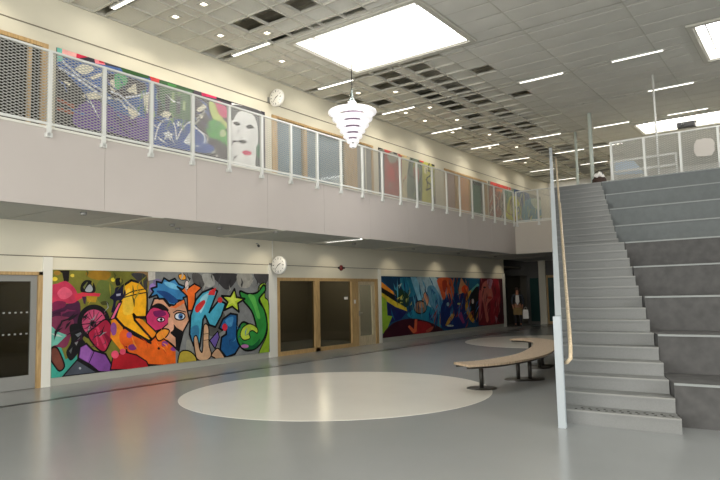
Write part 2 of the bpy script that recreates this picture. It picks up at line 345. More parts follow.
 ((128,130,130),0,'p',[(8.49,2.253),(13.83,2.349),(13.75,-0.976),(9.25,-0.395),(9.24,0.491),(8.5,1.075)]),
 ((150,118,80),0,'s',[(8.09,2.199),(8.48,2.229),(8.49,1.842),(8.26,2.034)]),
 ((60,58,60),0,'s',[(8.07,2.198),(8.37,2.203),(8.48,2.084),(8.45,1.843),(8.2,2.058)]),
 ((205,200,190),0,'p',[(8.49,2.239),(8.68,2.242),(8.68,2.076),(8.5,2.045)]),
 ((150,120,190),0,'s',[(8.72,1.89),(8.7,1.833),(8.65,1.798),(8.59,1.798),(8.54,1.834),(8.52,1.891),(8.54,1.947),(8.59,1.983),(8.65,1.983),(8.7,1.947)]),
 ((120,110,150),0,'s',[(8.85,2.013),(8.83,1.966),(8.77,1.938),(8.7,1.938),(8.64,1.966),(8.62,2.012),(8.64,2.058),(8.7,2.087),(8.77,2.087),(8.83,2.059)]),
 ((62,60,62),0,'s',[(10.33,2.226),(11.12,2.238),(11.07,2.015),(10.8,1.832),(10.57,1.962)]),
 ((70,68,70),0,'s',[(11.74,2.258),(12.29,2.266),(12.16,1.963),(11.89,2.018)]),
 ((86,84,82),0,'s',[(9.7,2.207),(9.95,2.211),(10.08,1.961),(9.83,1.862)]),
 ((165,165,160),0,'s',[(10.01,2.201),(10.33,2.206),(10.4,1.961),(10.14,1.911)]),
 ((160,158,150),0,'s',[(11.15,2.228),(11.66,2.235),(11.58,1.908),(11.22,1.909)]),
 ((90,90,85),0,'s',[(10.14,1.11),(10.66,1.292),(10.73,0.878),(10.27,0.703)]),
 ((150,150,140),0,'s',[(9.55,0.653),(9.7,0.595),(9.74,0.302),(9.56,0.27)]),
 ((216,160,128),0.03,'p',[(8.57,1.456),(8.65,1.647),(8.88,1.653),(9.06,1.467),(9.46,1.634),(9.56,1.377),(9.63,1.12),(9.46,0.876),(9.32,0.436),(9.12,0.599),(8.89,0.763),(8.74,0.917),(8.54,1.12)]),
 ((206,56,108),0.018,'p',[(8.54,1.408),(8.71,1.5),(8.94,1.445),(9.07,1.268),(9.05,1.087),(8.86,0.959),(8.69,0.921),(8.46,1.115),(8.44,1.268)]),
 ((120,30,90),0,'s',[(8.63,1.357),(8.88,1.373),(8.97,1.272),(8.71,1.233)]),
 ((18,16,20),0,'s',[(8.57,1.456),(8.74,1.539),(8.91,1.495),(9.05,1.368),(8.88,1.373),(8.74,1.427)]),
 ((58,128,182),0.03,'p',[(8.52,1.669),(8.63,1.803),(8.57,1.871),(8.72,1.91),(8.71,2.027),(8.85,1.998),(8.91,2.107),(9.05,2.038),(9.21,2.1),(9.32,1.969),(9.51,1.908),(9.49,1.816),(9.61,1.692),(9.45,1.654),(9.47,1.583),(9.26,1.597),(9.22,1.478),(9.05,1.502),(8.94,1.642),(8.78,1.635),(8.72,1.724)]),
 ((30,70,130),0,'s',[(8.71,1.817),(9,1.79),(9.3,1.586),(9.12,1.53),(8.88,1.692)]),
 ((110,180,215),0,'s',[(8.91,2.013),(9.18,1.989),(9.36,1.837),(9.06,1.889)]),
 ((210,220,230),0.02,'s',[(9.5,1.217),(9.47,1.167),(9.4,1.139),(9.31,1.143),(9.23,1.177),(9.21,1.228),(9.23,1.277),(9.31,1.305),(9.4,1.302),(9.47,1.268)]),
 ((60,110,170),0,'s',[(9.44,1.219),(9.43,1.181),(9.4,1.159),(9.36,1.16),(9.32,1.185),(9.31,1.224),(9.32,1.262),(9.35,1.285),(9.4,1.283),(9.43,1.258)]),
 ((18,16,20),0,'s',[(9.42,1.21),(9.41,1.192),(9.4,1.182),(9.38,1.183),(9.36,1.194),(9.36,1.212),(9.36,1.23),(9.38,1.24),(9.4,1.239),(9.41,1.228)]),
 ((18,16,20),0.024,'l',[(9.17,1.314),(9.3,1.36),(9.52,1.317)]),
 ((240,120,60),0,'p',[(9.05,1.442),(9.18,1.464),(9.46,1.608),(9.49,1.531),(9.24,1.412)]),
 ((225,215,225),0.015,'s',[(8.93,1.166),(8.91,1.138),(8.86,1.122),(8.8,1.125),(8.75,1.145),(8.73,1.175),(8.75,1.202),(8.8,1.218),(8.86,1.215),(8.91,1.196)]),
 ((18,16,20),0,'s',[(8.88,1.168),(8.87,1.148),(8.85,1.137),(8.83,1.138),(8.81,1.151),(8.8,1.171),(8.81,1.191),(8.83,1.203),(8.85,1.202),(8.87,1.188)]),
 ((18,16,20),0,'p',[(9.15,1.082),(9.27,0.961),(9.43,0.878),(9.34,0.385),(9.24,0.531),(9.23,0.74),(9.09,0.848)]),
 ((228,170,140),0,'s',[(9.03,1.196),(9.15,1.141),(9.18,0.941),(9.06,0.899)]),
 ((238,150,50),0.02,'s',[(8.7,0.847),(8.89,0.958),(9.06,0.913),(8.98,0.781),(8.78,0.697)]),
 ((238,110,40),0.025,'p',[(9.27,1.914),(9.42,1.847),(9.52,1.928),(9.55,2.051),(9.6,1.887),(9.77,1.98),(9.99,1.886),(9.8,1.742),(9.79,1.525),(9.75,1.345),(9.58,1.346),(9.56,1.683)]),
 ((225,205,200),0.012,'s',[(9.61,1.949),(9.6,1.883),(9.57,1.842),(9.53,1.842),(9.5,1.883),(9.49,1.949),(9.5,2.015),(9.53,2.056),(9.57,2.056),(9.6,2.015)]),
 ((235,160,50),0.012,'s',[(9.31,2.182),(9.47,2.204),(9.52,2.092),(9.37,2.071)]),
 ((184,164,60),0.02,'s',[(9.35,0.383),(9.58,0.414),(9.77,0.296),(9.84,0.138),(9.68,0.052),(9.32,0.04)]),
 ((74,172,200),0.035,'p',[(9.63,0.793),(9.66,1.228),(9.81,1.591),(10.01,1.771),(10.32,1.87),(10.48,1.798),(10.32,1.48),(10.22,1.282),(10.53,1.577),(10.74,1.485),(10.61,1.191),(10.41,0.921),(10.22,0.981),(10.09,1.211),(10.03,1.115),(9.98,0.772),(9.93,0.481),(9.75,0.518)]),
 ((60,130,170),0,'s',[(9.67,0.936),(9.89,0.973),(9.9,0.629),(9.8,0.539),(9.69,0.692)]),
 ((150,210,225),0,'s',[(9.95,1.613),(10.2,1.759),(10.14,1.559),(9.95,1.266)]),
 ((206,50,50),0,'s',[(9.81,1.443),(10.04,1.586),(10.09,1.51),(9.9,1.307),(9.8,1.321)]),
 ((206,50,50),0,'p',[(10.22,1.8),(10.44,1.89),(10.39,1.697),(10.19,1.709)]),
 ((206,50,50),0,'s',[(10.64,1.575),(10.63,1.533),(10.59,1.508),(10.54,1.509),(10.5,1.536),(10.48,1.578),(10.5,1.62),(10.54,1.645),(10.59,1.644),(10.63,1.617)]),
 ((108,88,160),0.02,'p',[(10.23,0.606),(10.49,0.815),(10.54,0.66),(10.4,0.394)]),
 ((32,92,146),0.035,'p',[(10.53,0.889),(10.65,1.097),(10.9,1.232),(11.13,1.192),(11.11,0.701),(11.22,0.406),(11.05,0.211),(10.76,0.15),(10.56,0.355),(10.61,0.656),(10.76,0.723),(10.77,0.928),(10.63,0.833)]),
 ((70,140,190),0,'s',[(10.73,1.073),(10.99,1.15),(10.95,0.918),(10.83,0.924)]),
 ((200,40,60),0,'s',[(10.8,0.895),(10.78,0.842),(10.74,0.81),(10.69,0.813),(10.65,0.849),(10.63,0.904),(10.65,0.957),(10.69,0.989),(10.74,0.986),(10.78,0.95)]),
 ((152,190,50),0.02,'s',[(11.9,1.908),(12.16,1.997),(12.13,1.63),(12.28,1.405),(12.27,0.122),(11.88,0.145),(12.19,0.634),(12.17,1.159),(11.93,1.578)]),
 ((50,142,62),0.035,'s',[(11.23,1.792),(11.51,1.72),(11.85,1.755),(12.08,1.952),(12.15,1.807),(11.9,1.551),(12.11,1.271),(12.2,0.854),(12.08,0.531),(11.78,0.294),(11.42,0.269),(11.18,0.445),(11.11,0.701),(11.23,0.93),(11.39,0.991),(11.76,0.822),(11.76,0.984),(11.62,1.287),(11.3,1.589)]),
 ((92,180,80),0,'s',[(11.51,1.693),(11.73,1.663),(11.84,1.416),(11.95,1.085),(11.84,1.089),(11.69,1.42)]),
 ((20,90,50),0,'s',[(11.28,0.48),(11.64,0.374),(11.94,0.54),(11.79,0.308),(11.42,0.301)]),
 ((184,206,70),0.02,'s',[(11.23,0.667),(11.32,0.857),(11.57,0.939),(11.83,0.818),(11.83,0.683),(11.66,0.763),(11.54,0.701),(11.57,0.566),(11.35,0.538)]),
 ((180,110,170),0,'s',[(11.52,0.367),(11.49,0.341),(11.43,0.329),(11.35,0.335),(11.28,0.358),(11.26,0.387),(11.28,0.413),(11.35,0.425),(11.43,0.419),(11.49,0.397)]),
 ((184,208,54),0.035,'p',[(11.04,1.854),(11.11,1.64),(11.4,1.595),(11.15,1.481),(11.19,1.261),(10.96,1.408),(10.7,1.321),(10.81,1.52),(10.61,1.68),(10.9,1.662)]),
 ((214,228,90),0,'p',[(11,1.745),(11.04,1.621),(11.21,1.599),(11.06,1.536),(11.09,1.41),(10.96,1.496),(10.81,1.443),(10.88,1.556),(10.76,1.647),(10.93,1.633)]),
 ((206,166,130),0.02,'s',[(9.75,0.688),(9.83,0.742),(9.89,0.581),(9.93,0.407),(10.01,0.376),(10.04,0.916),(10.11,1.011),(10.2,0.907),(10.21,0.508),(10.28,0.254),(10.11,0.131),(9.86,0.184),(9.78,0.395)]),
 ((18,16,20),0.012,'l',[(10.04,0.767),(10.19,0.778)]),
 ((18,16,20),0.012,'l',[(10.05,0.619),(10.2,0.628)]),
 ((200,160,126),0.02,'s',[(10.28,0.244),(10.46,0.399),(10.61,0.276),(10.72,0.113),(10.7,-0.037),(10.52,0.001),(10.39,0.164)]),
]
MURAL_SPACE = [
 ((24,78,112),0,'p',[(17.46,2.462),(36.36,2.835),(35.55,-2.402),(17.32,-0.618)]),
 ((18,52,80),0,'s',[(17.72,2.23),(19,2.244),(19.71,1.828),(19.37,1.384),(18.57,1.724)]),
 ((40,120,150),0,'s',[(18.89,2.16),(19.73,2.167),(20.03,1.655),(19.38,1.551)]),
 ((34,128,160),0,'s',[(19.34,0.886),(20.45,1.19),(21.63,1.279),(22.09,0.723),(21.81,0.254),(20.41,0.56)]),
 ((158,186,196),0,'s',[(20.08,2.238),(21.57,2.241),(22.03,1.636),(21.87,1.214),(21.02,1.116),(20.47,1.535)]),
 ((96,150,180),0,'s',[(20.83,1.823),(21.43,1.881),(22.12,1.147),(22.09,0.783),(21.13,1.054)]),
 ((132,190,212),0,'p',[(19.65,2.245),(20.04,2.249),(20.63,1.417),(20.14,1.369)]),
 ((28,60,130),0,'p',[(21.18,1.822),(21.47,1.641),(21.29,1.583)]),
 ((28,60,130),0,'p',[(21.63,1.219),(21.98,0.969),(22.08,0.602),(21.72,0.857)]),
 ((28,60,130),0,'p',[(20.89,0.887),(21.11,0.761),(21.22,0.522),(20.93,0.71)]),
 ((28,60,45),0,'s',[(18.57,1.724),(19.13,1.775),(19.53,1.493),(19.35,1.163),(18.85,1.285)]),
 ((180,200,190),0,'p',[(18.78,1.941),(19.04,2.023),(18.87,1.831)]),
 ((200,190,90),0,'p',[(18.86,1.503),(19.07,1.61),(19,1.391)]),
 ((26,32,92),0,'p',[(18.02,1.437),(19.34,0.997),(18.92,0.739),(17.99,0.622)]),
 ((222,140,40),0,'p',[(17.74,2.072),(18.52,1.697),(18.66,1.534),(17.73,1.878)]),
 ((18,16,20),0,'p',[(17.73,1.878),(18.66,1.561),(18.95,1.31),(18.55,1.319),(17.72,1.72)]),
 ((214,188,50),0,'p',[(17.72,1.705),(18.6,1.372),(19.3,1.136),(19.35,1.008),(18.59,1.184),(17.71,1.521)]),
 ((140,176,50),0,'p',[(17.71,1.6),(18.03,1.437),(18.06,0.908),(18.37,0.869),(17.94,0.363),(17.67,0.275)]),
 ((58,14,30),0,'s',[(17.72,0.168),(17.92,0.416),(18.61,0.672),(19.76,0.731),(20.98,0.533),(21.93,0.217),(21.91,0.008),(19.28,-0.1),(17.81,0.007)]),
 ((156,32,36),0,'s',[(19.99,0.608),(20.98,0.475),(20.96,0.184),(19.83,0.167)]),
 ((206,96,60),0,'p',[(19.36,0.455),(19.49,0.504),(19.78,0.338),(19.86,0.698),(20.04,0.69),(19.97,0.243),(19.72,0.19)]),
 ((180,90,70),0,'s',[(20.67,0.259),(21.21,0.375),(21.08,0.236),(20.72,0.169)]),
 ((220,150,110),0.02,'s',[(20.46,1.449),(20.71,1.707),(20.92,1.412),(20.73,1.124),(20.45,1.19)]),
 ((150,108,80),0.03,'s',[(20.75,1.112),(20.68,0.993),(20.5,0.91),(20.26,0.886),(20.03,0.926),(19.87,1.019),(19.81,1.139),(19.88,1.255),(20.05,1.338),(20.29,1.366),(20.52,1.329),(20.69,1.236)]),
 ((200,140,100),0,'s',[(20.62,1.197),(20.57,1.137),(20.45,1.103),(20.31,1.107),(20.21,1.147),(20.17,1.208),(20.21,1.268),(20.33,1.303),(20.47,1.3),(20.58,1.259)]),
 ((92,152,190),0,'p',[(21.53,1.746),(21.8,1.458),(21.83,1.001),(21.47,0.787)]),
 ((60,120,170),0,'p',[(21.76,1.63),(22.02,1.167),(21.92,0.656),(21.73,0.834)]),
 ((24,44,108),0,'s',[(21.97,1.226),(22.6,1.563),(23.36,1.614),(24.08,1.514),(24.17,0.929),(23.9,0.209),(22.13,0.246),(21.69,0.665)]),
 ((24,90,130),0,'s',[(22.9,2.242),(23.54,2.248),(23.38,1.854),(23.04,1.617)]),
 ((26,90,120),0,'s',[(24.07,2.222),(25.34,2.233),(24.87,1.85),(24.24,1.852)]),
 ((206,92,50),0,'s',[(21.66,2.201),(22.77,2.223),(23.01,1.796),(22.85,1.353),(22.6,1.621),(22.35,1.566),(22.07,1.367),(21.79,1.801)]),
 ((150,50,30),0,'s',[(22.03,2.089),(22.39,2.12),(22.43,1.798),(22.12,1.684)]),
 ((222,156,108),0,'p',[(23.67,2.279),(24.11,1.914),(23.96,1.669),(23.29,1.542)]),
 ((236,84,38),0,'s',[(24.31,1.777),(24.24,1.676),(24.07,1.615),(23.87,1.617),(23.71,1.68),(23.66,1.78),(23.73,1.88),(23.89,1.942),(24.09,1.942),(24.25,1.879)]),
 ((96,166,160),0,'p',[(24.47,1.727),(25.25,2.04),(25.37,1.951),(24.63,1.626)]),
 ((18,16,20),0,'s',[(24.57,1.601),(25.3,1.849),(25.21,0.455),(24.62,0.543),(24.4,1.231)]),
 ((208,156,52),0,'s',[(24.58,1.695),(24.21,1.297),(24.29,0.925),(24.8,0.411),(24.49,0.388),(23.96,0.905),(24.05,1.361),(24.32,1.666)]),
 ((206,160,70),0,'s',[(22.72,0.798),(22.96,0.719),(22.43,0.391),(22.17,0.381)]),
 ((150,60,112),0,'p',[(23.26,0.719),(23.56,0.858),(23.85,0.393),(23.68,0.353)]),
 ((230,220,215),0,'s',[(24.79,1.254),(24.76,1.188),(24.7,1.149),(24.63,1.151),(24.58,1.193),(24.57,1.259),(24.59,1.324),(24.65,1.364),(24.72,1.363),(24.78,1.321)]),
 ((200,210,120),0,'s',[(23.55,1.177),(23.51,1.153),(23.43,1.14),(23.34,1.142),(23.26,1.159),(23.23,1.184),(23.27,1.208),(23.34,1.222),(23.44,1.22),(23.52,1.203)]),
 ((150,190,200),0,'s',[(22.57,1.183),(22.54,1.135),(22.48,1.107),(22.4,1.109),(22.34,1.14),(22.32,1.189),(22.35,1.236),(22.41,1.264),(22.49,1.262),(22.55,1.231)]),
 ((200,210,200),0,'s',[(22.86,0.311),(22.8,0.29),(22.65,0.283),(22.47,0.293),(22.33,0.315),(22.27,0.341),(22.33,0.362),(22.48,0.37),(22.66,0.36),(22.81,0.338)]),
 ((116,20,36),0,'p',[(25.52,2.298),(28.37,2.328),(28.13,0.054),(25.16,0.206),(25.23,1.34)]),
 ((160,32,48),0,'s',[(26.7,2.111),(27.5,2.047),(27.55,0.961),(26.91,0.314),(26.37,0.404)]),
 ((70,12,28),0,'s',[(27.52,2.251),(28.28,2.257),(28.07,0.33),(27.16,0.37),(27.58,1.299)]),
 ((206,116,104),0,'s',[(25.73,2.009),(26.23,2.161),(26.6,1.911),(26.69,1.381),(26.13,1.064),(26.19,0.412),(25.94,0.346),(25.71,1.139),(25.55,1.655)]),
 ((18,16,20),0,'s',[(26.05,1.847),(26.02,1.824),(25.94,1.81),(25.85,1.81),(25.77,1.825),(25.75,1.848),(25.78,1.87),(25.85,1.884),(25.95,1.884),(26.02,1.87)]),
 ((18,16,20),0,'s',[(26.58,1.859),(26.55,1.835),(26.47,1.821),(26.39,1.821),(26.32,1.836),(26.3,1.859),(26.32,1.882),(26.4,1.897),(26.48,1.896),(26.55,1.882)]),
 ((190,60,50),0,'s',[(26.64,1.382),(26.59,1.347),(26.46,1.328),(26.31,1.331),(26.19,1.354),(26.14,1.389),(26.19,1.423),(26.32,1.443),(26.47,1.441),(26.59,1.417)]),
 ((198,96,96),0,'s',[(25.32,1.657),(25.6,1.526),(25.4,0.701),(25.2,0.392)]),
 ((206,150,170),0,'s',[(26.24,2.207),(26.78,2.178),(26.51,1.779),(26.29,1.912)]),
 ((170,120,130),0,'p',[(26.86,0.582),(27.17,0.436),(26.98,0.179)]),
]
MURAL_LETTERS = [
 ((52,50,60),0,'p',[(5.91,7.038),(16.18,10.581),(15.93,3.187),(6.01,2.689)]),
 ((66,98,160),0,'s',[(6.34,6.514),(7.4,6.679),(8.61,6.65),(8.62,5.569),(7.91,5.629),(7.35,5.908),(6.94,5.905),(6.49,6.222)]),
 ((42,36,40),0,'s',[(6.3,6.311),(6.64,6.166),(6.94,5.905),(6.74,5.614),(6.8,5.24),(6.32,5.233)]),
 ((60,50,60),0,'s',[(7.4,6.476),(7.9,6.563),(8.43,6.493),(7.96,6.056),(7.46,6.086)]),
 ((150,76,50),0,'p',[(6.34,5.707),(6.74,5.638),(6.72,5.56),(6.36,5.641)]),
 ((150,76,50),0,'p',[(6.34,5.519),(6.75,5.494),(6.72,5.416),(6.36,5.453)]),
 ((106,74,152),0,'s',[(6.75,5.566),(7.09,5.835),(7.41,5.821),(7.91,5.68),(8.51,5.707),(8.53,5.23),(7.47,5.231),(6.75,5.206)]),
 ((104,74,150),0,'s',[(8.52,6.583),(8.65,5.994),(8.59,5.723),(8.36,5.825)]),
 ((110,190,175),0,'p',[(6.33,6.796),(6.44,6.784),(6.46,6.478),(6.34,6.443)]),
 ((240,176,170),0,'p',[(6.44,6.756),(6.76,6.778),(6.77,6.642),(6.44,6.603)]),
 ((205,36,70),0,'p',[(6.75,6.785),(6.88,6.776),(7,6.738),(6.74,6.623)]),
 ((240,140,150),0,'p',[(7.14,6.755),(7.33,6.781),(7.4,6.679),(7.16,6.649)]),
 ((205,36,60),0,'p',[(7.24,6.763),(7.34,6.774),(7.37,6.703),(7.25,6.696)]),
 ((46,86,40),0,'p',[(7.72,6.774),(8.42,6.816),(8.49,6.671),(7.84,6.625)]),
 ((205,60,60),0,'p',[(8.49,6.779),(8.8,6.81),(8.8,6.645),(8.55,6.633)]),
 ((232,226,205),0,'s',[(6.72,6.408),(6.9,6.545),(7.12,6.549),(7.08,6.438),(6.88,6.332)]),
 ((232,226,205),0,'p',[(6.99,6.289),(7.36,6.515),(7.38,6.445),(7.11,6.286)]),
 ((232,226,205),0,'s',[(6.88,5.88),(7.14,6.015),(7.38,6.025),(7.27,5.899),(7.02,5.845)]),
 ((232,226,205),0,'p',[(6.44,6.076),(6.65,6.073),(6.59,6)]),
 ((232,226,205),0,'p',[(7.93,5.904),(8.28,5.791),(8.02,5.612)]),
 ((232,226,205),0,'s',[(7.5,6.325),(7.59,6.427),(7.66,6.369),(7.62,6.117),(7.52,6.178)]),
 ((232,226,205),0,'p',[(7.89,6.237),(8.14,6.481),(8.18,6.226)]),
 ((226,222,205),0,'p',[(8.34,6.256),(8.49,6.32),(8.46,5.858),(8.37,5.944)]),
 ((92,172,120),0,'s',[(7.63,6.54),(7.87,6.607),(7.93,6.44),(7.79,6.299),(7.65,6.211)]),
 ((225,230,240),0.048,'l',[(6.39,6.329),(6.88,6.175),(7.35,5.983),(7.73,5.991),(7.91,5.835)]),
 ((225,230,240),0.048,'l',[(6.46,6.492),(6.73,6.314),(7.25,6.122),(7.73,6.104),(8.25,5.784)]),
 ((225,230,240),0.036,'l',[(7.9,6.094),(8.19,6.192),(8.49,6.347)]),
 ((225,230,240),0.036,'l',[(8.55,5.771),(8.79,5.768)]),
 ((88,118,88),0,'s',[(8.79,6.55),(9.25,6.644),(9.74,6.66),(9.71,5.966),(9.19,5.961),(8.88,6.049)]),
 ((60,50,75),0,'p',[(8.94,6.431),(9.07,6.435),(9.04,5.979),(8.93,6.008)]),
 ((60,50,75),0,'p',[(9.25,6.483),(9.38,6.487),(9.35,6.023),(9.24,6.025)]),
 ((170,190,140),0,'p',[(9.12,6.528),(9.19,6.526),(9.18,6.277),(9.1,6.259)]),
 ((170,190,140),0,'p',[(9.45,6.395),(9.52,6.392),(9.51,6.14),(9.43,6.176)]),
 ((40,80,40),0,'p',[(8.76,6.725),(9.77,6.779),(9.91,6.702),(8.76,6.594)]),
 ((60,130,60),0,'p',[(9,6.711),(9.25,6.724),(9.19,6.627),(9,6.616)]),
 ((56,88,168),0,'s',[(8.56,5.717),(8.89,5.866),(9.32,5.908),(9.71,5.911),(10.05,5.706),(10.41,5.412),(10.18,5.232),(9.13,5.182),(8.56,5.207)]),
 ((228,224,205),0,'p',[(8.77,5.876),(8.92,6.031),(9.11,5.994),(9.01,5.856)]),
 ((230,235,240),0.042,'l',[(8.65,5.274),(8.77,5.658),(9.01,5.84),(9.19,5.748),(9.26,5.39)]),
 ((230,235,240),0.042,'l',[(9.26,5.39),(9.45,5.748),(9.71,5.939)]),
 ((230,235,240),0.042,'l',[(9.78,5.816),(10.08,5.657),(10.05,5.429),(9.78,5.325)]),
 ((230,235,240),0,'p',[(9.03,5.618),(9.06,5.514),(9.19,5.524),(9.08,5.444),(9.1,5.338),(9,5.394),(8.89,5.319),(8.94,5.432),(8.84,5.491),(8.97,5.506)]),
 ((230,235,240),0,'p',[(9.33,5.862),(9.35,5.809),(9.42,5.813),(9.36,5.768),(9.37,5.711),(9.32,5.737),(9.25,5.698),(9.28,5.759),(9.23,5.791),(9.3,5.803)]),
 ((230,235,240),0,'p',[(9.45,5.373),(9.71,5.748),(9.64,5.328)]),
 ((74,64,76),0,'p',[(9.77,6.751),(10.99,6.887),(10.98,5.139),(10.39,5.157),(10.11,5.664),(9.78,5.926)]),
 ((190,204,120),0,'s',[(10.24,6.56),(10.47,6.501),(10.68,6.235),(10.92,6.054),(10.83,5.804),(10.54,6.032),(10.32,6.212)]),
 ((86,172,84),0,'s',[(10.15,5.883),(10.36,6.135),(10.68,6.062),(10.89,5.874),(10.83,5.545),(10.54,5.633),(10.25,5.663)]),
 ((204,70,120),0,'s',[(10.43,6.607),(10.72,6.619),(10.87,6.305),(10.61,6.276)]),
 ((228,224,205),0,'s',[(9.84,6.259),(10.12,6.491),(10.15,6.387),(9.94,6.238)]),
 ((228,224,205),0,'p',[(9.88,6.168),(10.08,6.186),(10.01,6.059)]),
 ((60,90,170),0,'s',[(9.94,5.438),(10.39,5.437),(10.32,5.257),(9.98,5.252)]),
 ((190,204,150),0,'s',[(10.79,5.853),(10.77,5.789),(10.71,5.741),(10.65,5.729),(10.6,5.756),(10.58,5.813),(10.6,5.877),(10.65,5.925),(10.72,5.938),(10.77,5.91)]),
 ((216,36,90),0,'p',[(9.99,6.807),(10.48,6.808),(10.48,6.693),(10.01,6.656)]),
 ((14,14,16),0,'p',[(10.47,6.844),(12.11,6.887),(12.1,6.72),(10.48,6.682)]),
 ((224,226,226),0,'p',[(10.99,6.711),(12.06,6.753),(12.17,5.025),(10.94,5.075)]),
 ((90,90,92),0,'s',[(10.97,6.649),(12.06,6.722),(12.06,6.29),(11.77,6.443),(11.37,6.564),(11,6.245)]),
 ((84,84,88),0,'s',[(11.81,6.421),(12.06,6.414),(12.04,5.25),(11.82,5.215),(11.94,5.84)]),
 ((232,234,234),0,'s',[(11.1,6.355),(11.29,6.546),(11.65,6.598),(11.89,6.378),(11.93,5.837),(11.68,5.371),(11.2,5.292),(11.04,5.671),(11.03,6.076)]),
 ((50,50,54),0,'s',[(11.04,6.179),(11.21,6.244),(11.3,6.193),(11.17,6.13)]),
 ((50,50,54),0,'s',[(11.48,6.16),(11.65,6.265),(11.81,6.208),(11.64,6.144)]),
 ((110,110,114),0,'p',[(11.3,5.897),(11.38,5.853),(11.32,5.807)]),
 ((80,80,84),0,'s',[(11.21,5.749),(11.4,5.798),(11.52,5.761),(11.32,5.677)]),
 ((222,60,110),0,'s',[(11.35,5.457),(11.52,5.535),(11.71,5.496),(11.58,5.414),(11.44,5.402)]),
 ((60,110,80),0,'s',[(11.86,5.703),(12.01,5.761),(12,5.426),(11.89,5.437)]),
]
MURAL_RED = [
 ((150,146,130),0,'p',[(17.3,7.037),(22.87,8.123),(22.58,4.192),(17.16,3.804)]),
 ((18,18,18),0,'p',[(17.71,6.882),(18.06,6.909),(18.05,6.716),(17.71,6.691)]),
 ((90,96,100),0,'p',[(17.7,6.667),(18.16,6.688),(18.08,4.927),(17.62,4.877)]),
 ((172,84,76),0,'p',[(18.17,6.967),(19.32,6.992),(19.21,4.991),(18.08,4.927)]),
 ((196,50,56),0,'s',[(18.19,6.85),(18.59,6.922),(18.69,6.788),(18.2,6.684)]),
 ((150,150,140),0,'s',[(18.33,6.572),(18.69,6.745),(19.05,6.697),(18.97,6.436),(18.51,6.3)]),
 ((200,60,60),0,'s',[(18.28,6.144),(18.71,6.089),(18.8,5.737),(18.42,5.624)]),
 ((60,50,60),0,'p',[(18.69,6.788),(19.03,6.816),(18.96,6.681),(18.74,6.693)]),
 ((230,195,120),0,'p',[(19.2,6.908),(19.69,6.899),(19.63,6.7),(19.19,6.72)]),
 ((206,196,160),0,'p',[(19.3,6.676),(19.89,6.743),(19.56,5.092),(19.22,5.053)]),
 ((112,126,110),0,'s',[(19.89,6.775),(20.75,6.789),(20.66,5.278),(19.8,5.244),(19.59,5.594)]),
 ((180,110,100),0,'s',[(20.11,6.363),(20.48,6.419),(20.44,5.832),(20.14,5.792)]),
 ((30,30,34),0.06,'l',[(20.01,6.731),(19.74,6.117),(20.2,5.929),(19.94,5.449)]),
 ((30,30,34),0.06,'l',[(20.49,6.682),(20.75,6.33),(20.44,5.832)]),
 ((196,194,98),0,'p',[(20.78,6.793),(21.73,6.813),(21.62,5.119),(20.67,5.085)]),
 ((26,26,30),0.072,'l',[(20.88,6.776),(21.33,6.817),(21.18,6.46),(21.64,6.462)]),
 ((26,26,30),0.072,'l',[(21.57,6.384),(21.02,6.041),(21.47,5.835),(21,5.643)]),
 ((210,60,50),0,'p',[(20.57,6.823),(20.94,6.834),(20.87,6.69),(20.56,6.692)]),
 ((14,14,16),0,'p',[(21.46,6.804),(21.73,6.813),(21.72,6.677),(21.49,6.675)]),
 ((236,230,200),0,'s',[(20.93,6.554),(21.19,6.628),(21.1,6.316),(20.91,6.321)]),
]
MURAL_RIBBON = [
 ((150,150,136),0,'p',[(26.14,7.206),(36.53,8.768),(35.72,3.397),(25.76,3.072)]),
 ((172,120,100),0,'s',[(26.99,6.702),(28.14,6.773),(27.86,5.93),(28.18,5.318),(26.85,5.196)]),
 ((206,70,60),0,'p',[(27.01,6.862),(29.46,6.862),(29.33,6.61),(26.98,6.542)]),
 ((232,140,90),0,'p',[(27.64,6.587),(28.42,6.629),(28.3,6.426),(27.62,6.4)]),
 ((90,70,90),0.06,'l',[(27.31,6.505),(27.49,6.049),(27.06,5.53),(27.41,5.247)]),
 ((80,80,90),0.06,'l',[(28.01,6.431),(27.75,5.839),(28.4,5.5),(27.97,5.179)]),
 ((230,226,210),0.06,'l',[(27.32,6.269),(27.87,6.012),(27.72,5.515)]),
 ((110,150,130),0,'s',[(28.51,6.575),(29.54,6.618),(29.06,5.977),(28.56,6.089)]),
 ((206,206,90),0,'s',[(29.3,6.338),(30.15,6.351),(30.64,5.801),(30.24,5.25),(28.77,5.207),(28.82,5.705)]),
 ((236,234,190),0.06,'l',[(29.53,6.533),(29.69,6.045),(29.23,5.663)]),
 ((160,70,60),0.048,'l',[(28.76,6.028),(28.8,5.539),(29.41,5.43)]),
 ((74,98,138),0,'s',[(29.78,6.817),(31.57,6.865),(31.98,6.378),(31,6.01),(30.6,6.401),(29.95,6.498)]),
 ((94,150,170),0,'s',[(31.02,6.187),(32.12,6.573),(33.48,6.541),(33.34,5.512),(30.91,5.264)]),
 ((200,214,190),0,'s',[(32.11,6.527),(33.49,6.635),(33.41,6.072),(32.43,6.156)]),
 ((40,60,100),0.054,'l',[(30.09,6.728),(31.09,6.719),(31.75,6.442)]),
 ((226,226,200),0.054,'l',[(30.86,6.691),(30.3,5.768),(30.69,5.288)]),
]
